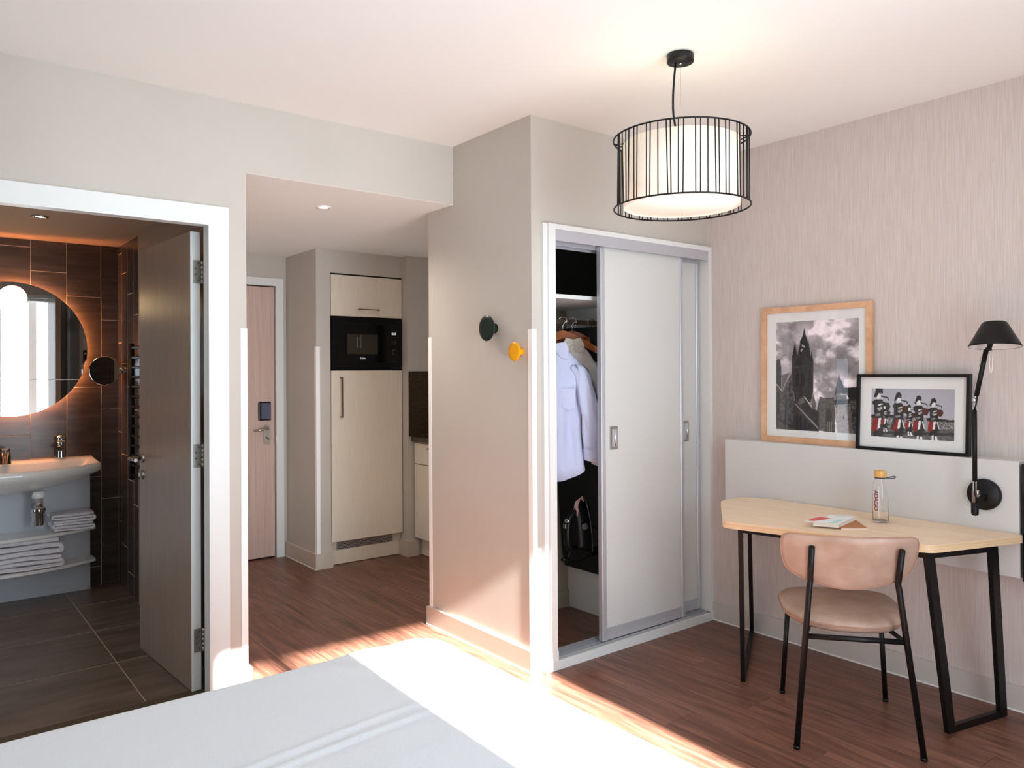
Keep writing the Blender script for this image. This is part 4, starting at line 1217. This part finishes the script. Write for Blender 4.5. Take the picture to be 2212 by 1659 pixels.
# ---------------------------------------------------------------- items on the desk
bt = thing('water_bottle', 'clear glass water bottle with bamboo lid and dark red lettering', 'bottle', (3.425, 1.708, ZT))
bc = Vector((3.428, 1.706, ZT))
prof = [(0, .002), (.030, .002), (.0325, .006), (.0325, .150), (.030, .172), (.022, .190), (.0205, .196), (.0205, .205), (.0185, .205), (.0185, .196), (.0200, .188), (.0275, .170), (.0300, .150), (.0300, .010), (.027, .007), (0, .007)]
build('glass_body', MB().lathe(prof, bc, n=48), 'glass', bt)
build('lid', MB().lathe([(0, .200), (.0245, .200), (.026, .203), (.026, .226), (.0245, .229), (0, .229)], bc, n=40), 'bamboo', bt)
stp = build('strap', MB().lathe([(.021, .1945), (.0235, .1945), (.0235, .1995), (.021, .1995)], bc, n=32, close=True), 'strap', bt)
rv = Vector((.786, -.618, 0))
lp = [bc + rv * .022 + Vector((0, 0, .197)), bc + rv * .045 + Vector((.004, .004, .199)), bc + rv * .066 + Vector((.004, .004, .203)), bc + rv * .070 + Vector((0, 0, .200)), bc + rv * .062 + Vector((-.003, -.003, .195)), bc + rv * .043 + Vector((-.003, -.003, .1945)), bc + rv * .022 + Vector((0, 0, .196))]
build('loop', MB().tube(lp, .0022, n=8), 'strap', stp)
camdir = math.atan2(-bc.y, -bc.x)
def on_bottle(x, y, z):
    # text x runs down the bottle, text y (letter up) runs toward image right
    th = camdir - math.radians(34) + (y) / .033 * 1.0
    R = .0329 + z
    return (bc.x + R * math.cos(th), bc.y + R * math.sin(th), ZT + .098 - x)
text('lettering', 'ADAGiO', .026, 'redprint', bt, on_bottle, bold=.0004, extrude=.0001, space=.86)

def flat_item(name, label, cat, pts, z, h, mt, parts=()):
    t = thing(name, label, cat, (sum(p[0] for p in pts) / 4, sum(p[1] for p in pts) / 4, z))
    return t
nb = thing('notebook', 'slim brown kraft notebook sticking out under the small paperback', 'notebook', (3.22, 1.72, ZT))
q = [(3.128, 1.725), (3.213, 1.655), (3.340, 1.772), (3.255, 1.842)]
nc = (3.234, 1.7485)
build('pages', MB().prism([(nc[0] + (x - nc[0]) * .985, nc[1] + (y - nc[1]) * .985, ZT + .0012) for x, y in q], (0, 0, .006)), 'paper', nb)
build('cover', MB().prism([(x, y, ZT + .0072) for x, y in q], (0, 0, .0012)).prism([(x, y, ZT) for x, y in q], (0, 0, .0012)), 'kraft', nb)
bk_ = thing('paperback_book', 'small white paperback lying on the desk', 'book', (3.21, 1.80, ZT + .0084))
q = [(3.076, 1.826), (3.122, 1.736), (3.352, 1.778), (3.306, 1.872)]
nc = (3.214, 1.803)
build('pages', MB().prism([(nc[0] + (x - nc[0]) * .98, nc[1] + (y - nc[1]) * .97, ZT + .009) for x, y in q], (0, 0, .0138)), 'paper', bk_)
build('cover', MB().prism([(x, y, ZT + .0228) for x, y in q], (0, 0, .0010)).prism([(x, y, ZT + .0084) for x, y in q], (0, 0, .0008)), 'mat', bk_)
build('cover_print', MB().prism([(x, y, ZT + .0238) for x, y in [(3.285, 1.845), (3.300, 1.800), (3.318, 1.804), (3.302, 1.848)]], (0, 0, .0002)), 'cardaqua', bk_)
lf_ = thing('leaflet', 'pale leaflet with red and aqua print lying across the paperback', 'leaflet', (3.15, 1.80, ZT + .0242))
build('sheet', MB().prism([(x, y, ZT + .0242) for x, y in [(3.060, 1.862), (3.110, 1.742), (3.243, 1.764), (3.226, 1.880)]], (0, 0, .0008)), 'mat', lf_)
build('red_print', MB().prism([(x, y, ZT + .0250) for x, y in [(3.095, 1.862), (3.100, 1.836), (3.160, 1.824), (3.214, 1.818), (3.218, 1.872), (3.150, 1.872)]], (0, 0, .0002)), 'cardred', lf_)
build('aqua_print', MB().prism([(x, y, ZT + .0250) for x, y in [(3.105, 1.775), (3.113, 1.747), (3.238, 1.768), (3.200, 1.785)]], (0, 0, .0002)), 'cardaqua', lf_)

# ---------------------------------------------------------------- framed prints
def inpoly(px, py, poly):
    c = np.zeros(px.shape, bool); n = len(poly); j = n - 1
    for i in range(n):
        xi, yi = poly[i]; xj, yj = poly[j]
        if yi != yj:
            c ^= ((yi > py) != (yj > py)) & (px < (xj - xi) * (py - yi) / (yj - yi) + xi)
        j = i
    return c
def vnoise(px, py, s, seed, octv=4):
    rng = np.random.RandomState(seed); out = np.zeros(px.shape); amp = 1.0; tot = 0
    for o in range(octv):
        g = rng.rand(80, 80); x = px / s * 2 ** o; y = py / s * 2 ** o
        xi = np.floor(x).astype(int); yi = np.floor(y).astype(int); fx = x - xi; fy = y - yi
        fx = fx * fx * (3 - 2 * fx); fy = fy * fy * (3 - 2 * fy)
        a = g[xi % 80, yi % 80]; b = g[(xi + 1) % 80, yi % 80]; c = g[xi % 80, (yi + 1) % 80]; d = g[(xi + 1) % 80, (yi + 1) % 80]
        out += amp * ((a * (1 - fx) + b * fx) * (1 - fy) + (c * (1 - fx) + d * fx) * fy); tot += amp; amp *= .55
    return out / tot
def print_mesh(name, img, P00, P10, P11, P01, parent):
    """img: HxWx3 sRGB 0..1, row 0 = top; corners TL, TR, BR, BL"""
    Hh, Ww = img.shape[:2]
    lin = np.where(img <= .04045, img / 12.92, ((img + .055) / 1.055) ** 2.4)
    u = np.linspace(0, 1, Ww)[None, :, None]; v = np.linspace(0, 1, Hh)[:, None, None]
    P = [np.array(p)[None, None, :] for p in (P00, P10, P11, P01)]
    co = P[0] * (1 - u) * (1 - v) + P[1] * u * (1 - v) + P[2] * u * v + P[3] * (1 - u) * v
    co = co.reshape(-1, 3) - np.array(wl(parent))
    idx = np.arange(Hh * Ww).reshape(Hh, Ww)
    fc = np.stack([idx[:-1, :-1], idx[1:, :-1], idx[1:, 1:], idx[:-1, 1:]], -1).reshape(-1, 4)
    me = bpy.data.meshes.new(name); me.from_pydata(co.tolist(), [], fc.tolist())
    at = me.color_attributes.new('print', 'FLOAT_COLOR', 'POINT')
    at.data.foreach_set('color', np.concatenate([lin.reshape(-1, 3), np.ones((Hh * Ww, 1))], 1).astype(np.float32).ravel())
    me.materials.append(M['print'])
    o = bpy.data.objects.new(name, me); COL.objects.link(o); o.parent = parent
    return o

def picture_one():
    Ww, Hh = 176, 236
    u, v = np.meshgrid(np.linspace(0, 1, Ww), np.linspace(0, 1, Hh))
    X = 287 + u * 855; top = 285 - 53 * u; bot = 1385 + 45 * u; Y = top + v * (bot - top)
    g = .56 + .06 * v
    n1 = vnoise(X, Y * 1.25, 190, 3, 5)
    cloud = np.clip((n1 - .47) * 5.5, 0, 1) * np.clip(1.5 - abs(Y - 430) / 330, .15, 1)
    n2 = vnoise(X, Y, 150, 9, 5)
    low = np.clip((n2 - .34) * 4, 0, 1) * np.clip((Y - 760) / 110, 0, 1) * np.clip((X - 640) / 60, 0, 1)
    band = np.exp(-((Y - (470 + (X - 290) * -.25)) / 115) ** 2) * .75
    g = g + .40 * np.clip(cloud * .9 + low + band * np.clip(n2 * 1.6 - .3, 0, 1), 0, 1)
    g -= .10 * np.clip((vnoise(X, Y, 70, 21, 4) - .5) * 3, 0, 1)
    tint = np.stack([g * 1.0, g * .965, g * .985], -1)
    def fill(poly, val, tex=.0, ts=14, seed=1, col=None):
        nonlocal tint
        mk = inpoly(X, Y, poly)
        t = val + tex * (vnoise(X, Y, ts, seed, 3) - .5) * 2
        base = np.stack([t, t * .95, t * .93], -1) if col is None else np.broadcast_to(np.array(col), tint.shape)
        tint = np.where(mk[..., None], base, tint)
    # background roofs
    fill([(730, 1190), (757, 1048), (790, 1060), (905, 1058), (915, 1420), (730, 1400)], .34, .14, 12, 2)
    fill([(1000, 955), (1145, 945), (1145, 1100), (1060, 1100)], .13, .04)
    fill([(1050, 1090), (1145, 1075), (1145, 1435), (1080, 1430)], .30, .30, 16, 4)
    # main tower
    D = .21
    fill([(458, 940), (462, 620), (478, 600), (520, 625), (640, 600), (690, 690), (688, 1010), (665, 1110), (500, 1120), (480, 1000)], D, .17, 12, 5)
    fill([(478, 612), (470, 600), (493, 488), (500, 520), (514, 600), (508, 630)], .12)
    fill([(552, 600), (550, 470), (575, 420), (594, 330), (606, 400), (622, 450), (626, 600)], .13, .05)
    fill([(520, 622), (550, 500), (628, 490), (650, 605)], .14, .06)
    fill([(616, 600), (622, 500), (633, 452), (645, 510), (657, 600), (650, 660), (620, 650)], .12)
    fill([(655, 690), (664, 620), (671, 570), (682, 640), (692, 690)], .12)
    for wx, wy in ((575, 520), (570, 560), (560, 575), (590, 530)):
        fill([(wx - 6, wy - 8), (wx + 6, wy - 8), (wx + 6, wy + 8), (wx - 6, wy + 8)], .75)
    for i in range(5):
        x_ = 500 + i * 24; fill([(x_, 665), (x_ + 11, 661), (x_ + 11, 725), (x_, 730)], .03)
    fill([(466, 740), (640, 720), (640, 732), (466, 752)], .30)
    for x_ in (500, 560):
        fill([(x_, 950), (x_, 830), (x_ + 18, 790), (x_ + 36, 830), (x_ + 36, 940)], .03, .03)
    fill([(640, 760), (660, 760), (664, 980), (640, 960)], .11)
    fill([(545, 1050), (545, 990), (560, 975), (580, 990), (580, 1050)], .09)
    # left buildings
    fill([(285, 905), (285, 680), (310, 668), (328, 660), (345, 760), (345, 960), (330, 1000)], .20, .08, 14, 6)
    fill([(345, 830), (440, 800), (350, 985)], .42, .08)
    fill([(285, 910), (360, 985), (450, 810), (462, 800), (470, 960), (490, 1110), (490, 1400), (285, 1390)], .33, .20, 18, 7)
    fill([(285, 905), (290, 918), (362, 992), (355, 1000), (285, 925)], .72)
    fill([(295, 1230), (298, 1010), (312, 985), (328, 1020), (325, 1250)], .16, .05)
    fill([(380, 1320), (392, 1090), (410, 1060), (425, 1095), (418, 1340)], .20, .06)
    fill([(285, 1255), (480, 1370), (480, 1385), (285, 1272)], .14)
    # mid gables
    fill([(480, 1100), (545, 1070), (590, 1050), (680, 1160), (740, 1200), (750, 1420), (480, 1400)], .22, .16, 14, 8)
    fill([(520, 1130), (545, 1072), (592, 1052), (600, 1110), (560, 1130)], .45, .05)
    fill([(592, 1050), (600, 1048), (680, 1155), (672, 1165)], .80)
    fill([(670, 1120), (690, 1010), (718, 1120), (716, 1180), (672, 1180)], .45, .12)
    fill([(490, 1125), (500, 1120), (690, 1310), (745, 1370), (740, 1385), (682, 1325)], .60)
    for i in range(4):
        x_ = 505 + i * 42; y_ = 1225 + i * 38
        fill([(x_, 1400), (x_ + 2, y_), (x_ + 11, y_ - 25), (x_ + 22, y_ + 5), (x_ + 22, 1405)], .08, .03)
    fill([(820, 1420), (822, 1210), (850, 1160), (885, 1210), (890, 1425)], .20, .06)
    for i in range(3):
        x_ = 832 + i * 20; fill([(x_, 1420), (x_, 1310), (x_ + 9, 1300), (x_ + 9, 1420)], .52)
    # round tower
    fill([(910, 1130), (1060, 1120), (1092, 1430), (930, 1425)], .66, .14, 12, 11)
    fill([(1020, 1130), (1060, 1122), (1092, 1430), (1055, 1430)], .42, .14, 12, 12)
    fill([(902, 1080), (1055, 1070), (1064, 1120), (905, 1135)], .20, .12, 8, 13)
    fill([(918, 1035), (1028, 1028), (1030, 1075), (916, 1082)], .45, .15, 10, 14)
    fill([(905, 1035), (912, 1000), (930, 900), (944, 830), (948, 780), (953, 830), (985, 910), (1018, 1000), (1022, 1022), (960, 1012)], .34, .08, 10, 15)
    fill([(955, 840), (985, 910), (1018, 1000), (1022, 1022), (985, 1014)], .22, .05)
    fill([(993, 1245), (1003, 1240), (1006, 1285), (996, 1285)], .08)
    fill([(925, 1135), (932, 1132), (934, 1165), (927, 1165)], .10)
    tint = np.clip(tint, 0, 1); return np.clip(tint ** 1.18 * 1.04, 0, 1)

def picture_two():
    Ww, Hh = 184, 112
    u, v = np.meshgrid(np.linspace(0, 1, Ww), np.linspace(0, 1, Hh))
    X = 382 + u * 1348; top = 380 + 12 * u; bot = 1140 + 80 * u; Y = top + v * (bot - top)
    g = .72 + .05 * v
    tint = np.stack([g * .97, g * .97, g * 1.02], -1)
    def fill(poly, val, tex=.0, ts=14, seed=1, col=None):
        nonlocal tint
        mk = inpoly(X, Y, poly)
        t = val + tex * (vnoise(X, Y, ts, seed, 3) - .5) * 2
        if col is None: base = np.stack([t, t, t], -1)
        else: base = np.stack([t / max(val, .01) * c for c in col], -1)
        tint = np.where(mk[..., None], base, tint)
    # crowd strip and grass
    fill([(380, 800), (760, 800), (1300, 850), (1735, 880), (1735, 1030), (380, 1010)], .52, .42, 14, 31)
    fill([(380, 800), (500, 790), (760, 800), (780, 850), (380, 850)], .16, .06)
    fill([(1290, 850), (1400, 845), (1600, 880), (1735, 885), (1735, 920), (1300, 900)], .14, .06)
    fill([(380, 1010), (1735, 1030), (1735, 1225), (380, 1145)], .42, .12, 30, 32)
    fill([(390, 1060), (1735, 1090), (1735, 1140), (390, 1100)], .28, .10, 40, 33)
    fill([(1275, 845), (1305, 845), (1330, 1060), (1240, 1050)], .62, .05)
    red = (.55, .09, .10)
    def piper(cx, top, s, cut=False):
        def T(pts): return [(cx + x * s, top + y * s) for x, y in pts]
        fill(T([(40, 560), (150, 560), (165, 780), (80, 800), (0, 780)]), .10, .08, 10, 41)
        # white boots / spats
        fill(T([(55, 770), (95, 760), (95, 850), (110, 890), (50, 890)]), .92)
        fill(T([(120, 790), (160, 780), (170, 850), (215, 905), (130, 900)]), .92)
        fill(T([(50, 660), (110, 660), (100, 770), (55, 780)]), .16, .1)
        fill(T([(105, 660), (180, 650), (170, 790), (115, 790)]), .16, .1)
        # kilt: red, then white sporran and dark
        fill(T([(0, 480), (90, 470), (100, 600), (70, 690), (-30, 680), (-20, 580)]), .30, .05, 20, 42, col=red)
        fill(T([(85, 475), (180, 475), (215, 690), (70, 690)]), .15, .10, 10, 43)
        fill(T([(92, 480), (135, 480), (118, 640), (72, 660)]), .90, .05)
        fill(T([(150, 490), (175, 490), (215, 640), (195, 650)]), .85)
        # torso
        fill(T([(5, 200), (60, 185), (150, 190), (185, 260), (180, 480), (30, 485), (10, 360)]), .12, .12, 12, 44)
        fill(T([(-30, 220), (70, 190), (60, 280), (-10, 270)]), .10, .04)
        fill(T([(75, 270), (150, 250), (155, 265), (80, 292)]), .88)
        fill(T([(60, 330), (150, 300), (160, 330), (100, 370)]), .70, .2)
        fill(T([(30, 420), (120, 400), (120, 440), (40, 455)]), .55, .3, 8, 45)
        # pipes: bag and drones
        fill(T([(150, 230), (260, 240), (290, 300), (250, 380), (170, 370)]), .22, .08, 14, 46, col=(.34, .13, .10) if not cut else (.2, .19, .15))
        fill(T([(110, 120), (250, 150), (262, 200), (245, 205), (235, 170), (110, 140)]), .10)
        # face and hat
        fill(T([(45, 90), (120, 90), (125, 160), (60, 190)]), .88, .10, 8, 47)
        fill(T([(20, 90), (40, 10), (90, -15), (135, 20), (145, 90), (90, 80), (55, 110), (20, 160), (0, 140)]), .09, .05)
        fill(T([(100, 700 - 640), (140, 60), (125, 100), (100, 95)]), .30)
    piper(420, 370, 1.0, True); 
    fill([(450, 380), (575, 380), (575, 470), (520, 440), (470, 520), (445, 525)], .08, .03)
    piper(600 - 30, 620, .50, True)
    piper(770, 450, .88); piper(975, 640, .55); piper(1105, 500, .82); piper(1345, 540, .76)
    fill([(770, 620), (800, 600), (800, 900), (740, 1040), (720, 1030), (770, 800)], .24, .04)
    tint = np.clip(tint, 0, 1); return np.clip(tint ** 1.18 * 1.04, 0, 1)

def framed(name, label, x, y0, y1, z0, z1, fw, depth, lean, fm, img, mat_m, refl=True):
    """frame in the plane x = const, leaning back; y1 is the end farther from the camera (left in view)"""
    t = thing(name, label, 'picture', (x, (y0 + y1) / 2, z0))
    def P(y, z, d=0):      # d toward the room (-x)
        h = (z - z0)
        return Vector((x + lean * h - d, y, z))
    def band(pts, d0, d1):
        return MB().loft([[P(y, z, d0) for y, z in pts], [P(y, z, d1) for y, z in pts]], smooth=False)
    for nm, pts in (('frame_rail', [(y0, z1), (y1, z1), (y1 - fw, z1 - fw), (y0 + fw, z1 - fw)]), ('frame_rail', [(y0, z0), (y0 + fw, z0 + fw), (y1 - fw, z0 + fw), (y1, z0)]),
                    ('frame_stile', [(y0, z0), (y0, z1), (y0 + fw, z1 - fw), (y0 + fw, z0 + fw)]), ('frame_stile', [(y1, z0), (y1 - fw, z0 + fw), (y1 - fw, z1 - fw), (y1, z1)])):
        build(nm, band(pts, 0, depth), fm, t)
    build('mount', band([(y0 + fw, z0 + fw), (y1 - fw, z0 + fw), (y1 - fw, z1 - fw), (y0 + fw, z1 - fw)], depth * .15, depth * .45), 'mat', t)
    a, b, c, d = mat_m      # print extents: y left(large), y right(small), z bottom, z top
    e = depth * .45 + .0008
    print_mesh('print', img, P(a, d, e), P(b, d, e), P(b, c, e), P(a, c, e), t)
    build('glazing', band([(y0 + fw, z0 + fw), (y1 - fw, z0 + fw), (y1 - fw, z1 - fw), (y0 + fw, z1 - fw)], depth * .70, depth * .70 + .0015), 'pane', t)
    return t
framed('picture_frame', 'tall oak-framed black and white photo of a spired gothic building', 3.700, 1.872, 2.486, 1.067, 1.786, .030, .020, .018, 'frameoak', picture_one(), (2.400, 1.942, 1.134, 1.706))
framed('picture_frame', 'black-framed photo of marching pipers in red kilts', 3.672, 1.424, 1.934, 1.067, 1.428, .0135, .030, .055, 'black', picture_two(), (1.866, 1.490, 1.130, 1.360))

# ---------------------------------------------------------------- wall lamp
lm = thing('wall_lamp', 'black jointed wall lamp with conical shade above the desk', 'lamp', (3.60, 1.345, .85))
lc = Vector((3.615, 1.349, .918))
build('wall_disc', MB().lathe([(0, 0), (.064, 0), (.066, .004), (.066, .018), (.062, .024), (0, .026)], lc, axis=(-1, 0, 0), n=48), 'black', lm)
AX = 3.508
br_ = build('bracket', MB().tube([(3.592, 1.349, .922), (AX, 1.349, .918)], .007).box(AX - .012, AX + .012, 1.343, 1.356, .895, .945), 'chrome', lm)
build('joint_knob', MB().lathe([(0, 0), (.011, 0), (.012, .004), (.011, .010), (0, .010)], (AX, 1.343, .935), axis=(.3, -1, 0), n=16), 'chrome', br_)
build('counterweight', MB().lathe([(0, 0), (.011, .003), (.0145, .010), (.0145, .055), (0, .055)], (AX, 1.349, .838), n=20), 'black', lm)
build('sleeve', MB().tube([(AX, 1.349, .892), (AX, 1.349, .988)], .0075), 'chrome', lm)
build('lower_arm', MB().tube([(AX, 1.3485, .985), (AX, 1.347, 1.278)], .0095, n=14), 'black', lm)
el = build('elbow', MB().tube([(AX, 1.347, 1.276), (AX, 1.345, 1.292), (AX, 1.340, 1.305), (AX, 1.343, 1.325), (AX, 1.338, 1.342)], .007), 'chrome', lm)
build('joint_knob', MB().lathe([(0, 0), (.011, 0), (.011, .014), (0, .014)], (AX - .004, 1.352, 1.320), axis=(0, -1, 0), n=16), 'chrome', el)
build('cable', MB().tube([(AX - .01, 1.344, 1.280), (AX - .015, 1.336, 1.300), (AX - .012, 1.332, 1.325), (AX - .004, 1.335, 1.345)], .003, n=8), 'black', el)
build('cable', MB().tube([(AX - .008, 1.346, .98), (AX - .014, 1.343, .93), (AX - .002, 1.338, .900), (3.56, 1.33, .895), (3.60, 1.335, .925)], .003, n=8), 'black', br_)
build('upper_arm', MB().tube([(AX, 1.339, 1.338), (AX, 1.300, 1.530)], .0095, n=14), 'black', lm)
build('tension_wire', MB().tube([(AX - .005, 1.352, 1.350), (AX - .004, 1.318, 1.50)], .0009, n=6), 'steel', lm)
sh_c = Vector((AX, 1.268, 1.540))
sd = build('lamp_shade', MB().lathe([(.0945, 0), (.096, .002), (.0945, .006), (.046, .098), (.040, .103), (0, .104)], sh_c, axis=(.105, .04, 1), n=56), 'black', lm)
build('reflector', MB().lathe([(.0935, .001), (.0925, .005), (.0445, .096), (0, .100)], sh_c, axis=(.105, .04, 1), n=56), 'lampinner', sd)
build('socket', MB().box(AX - .008, AX + .008, 1.282, 1.300, 1.525, 1.538).tube([(AX, 1.29, 1.535), (AX, 1.27, 1.60)], .010), 'black', sd)
pcx = 1.287
build('pull_cord', MB().tube([(AX, pcx, 1.528), (AX, pcx + .002, 1.47), (AX, pcx - .001, 1.437), (AX, pcx - .006, 1.435), (AX, pcx - .008, 1.445), (AX, pcx - .010, 1.49), (AX, pcx - .012, 1.528)], .0011, n=6), 'whiteplastic', sd)

# ---------------------------------------------------------------- pendant lamp
pc = Vector((2.393, 1.967, 0))
pd = thing('pendant_lamp', 'round pendant lamp with white fabric shade inside a black wire cage', 'pendant lamp', (pc.x, pc.y, 2.09))
build('canopy', MB().lathe([(0, -.002), (.050, -.002), (.052, -.005), (.052, -.030), (.050, -.033), (0, -.033)], (pc.x, pc.y, H), n=48), 'black', pd)
cage = bpy.data.objects
R1 = .262; ZB_, ZT_ = 2.088, 2.358
def circ(r, z, n=96): return [(pc.x + r * math.cos(2 * PI * k / n), pc.y + r * math.sin(2 * PI * k / n), z) for k in range(n)]
build('cage_ring', MB().tube(circ(R1, ZT_), .0034, n=8, closed=True), 'black', pd)
build('cage_ring', MB().tube(circ(R1, ZB_), .0034, n=8, closed=True), 'black', pd)
toward = math.atan2(-pc.y, -pc.x)
wires = [185, 195, 222, 255, 283, 325, 353, 430, 460, 520, 585, 617, 680, 720, 810, 850, 905, 960, 990, 1043, 1073, 1135, 1157, 1190, 1218, 1230, 1245]
bots = [172, 190, 228, 252, 270, 320, 343, 423, 450, 515, 592, 617, 673, 708, 806, 842, 900, 962, 990, 1040, 1066, 1136, 1157, 1186, 1215, 1228, 1243]
lo_, hi_ = 125., 1270.
def ang_of(x): 
    q = max(-1, min(1, (x - (lo_ + hi_) / 2) / ((hi_ - lo_) / 2)))
    return math.asin(q)
for a, b in zip(wires, bots):
    tA, tB = toward + ang_of(a), toward + ang_of((b - 6) * 1.0 + 8)
    build('cage_wire', MB().tube([(pc.x + R1 * math.cos(tA), pc.y + R1 * math.sin(tA), ZT_), (pc.x + R1 * math.cos(tB), pc.y + R1 * math.sin(tB), ZB_)], .0025, n=6), 'black', pd)
    tA2 = toward + PI + ang_of(a) * .98 + .03; tB2 = tA2 + (tB - tA)
    build('cage_wire', MB().tube([(pc.x + R1 * math.cos(tA2), pc.y + R1 * math.sin(tA2), ZT_), (pc.x + R1 * math.cos(tB2), pc.y + R1 * math.sin(tB2), ZB_)], .0025, n=6), 'black', pd)
RI = .224
shd = build('lamp_shade', MB().lathe([(RI, 0), (RI, .248), (RI - .003, .248), (RI - .003, 0)], (pc.x, pc.y, ZB_ + .004), n=96, close=True), 'shade', pd)
build('diffuser', MB().lathe([(0, 0), (RI - .006, 0), (RI - .006, .004), (0, .004)], (pc.x, pc.y, ZB_ + .008), n=96), 'diffuser', shd)
for k in range(3):
    a = toward + PI / 2 + k * 2 * PI / 3 * 0 + (k * PI if k < 2 else PI / 2)
    for da in (-.10, .10):
        build('spoke', MB().tube([(pc.x + R1 * math.cos(a), pc.y + R1 * math.sin(a), ZT_ - .004), (pc.x + (RI - .01) * math.cos(a + da * 1.6), pc.y + (RI - .01) * math.sin(a + da * 1.6), ZT_ - .014)], .0025, n=6), 'black', pd)
cpts = []
for k in range(14):
    t = k / 13
    cpts.append((pc.x - .013 * 0 + rv.x * (-.018 - .012 * math.sin(t * PI) + .03 * max(0, t - .6)), pc.y + rv.y * (-.018 - .012 * math.sin(t * PI) + .03 * max(0, t - .6)), H - .03 - t * (H - .03 - 2.325)))
build('cord', MB().tube(cpts, .0042, n=10), 'black', pd)
build('suspension_wire', MB().tube([(pc.x, pc.y, H - .03), (pc.x, pc.y, 2.36)], .0009, n=6).tube([(pc.x, pc.y, 2.36), (pc.x + .03, pc.y + .02, 2.325)], .0012, n=6).tube([(pc.x, pc.y, 2.36), (pc.x - .05, pc.y - .02, 2.325)], .0012, n=6), 'steel', pd)
build('screw', MB().lathe([(0, -.040), (.005, -.040), (.006, -.033), (0, -.033)], (pc.x, pc.y, H), n=12), 'chrome', pd)
add_light('pendant_bulb', 'POINT', (pc.x, pc.y, 2.30), (0, 0, -1), 2.0, (1, .80, .60), shadow_soft_size=.08)
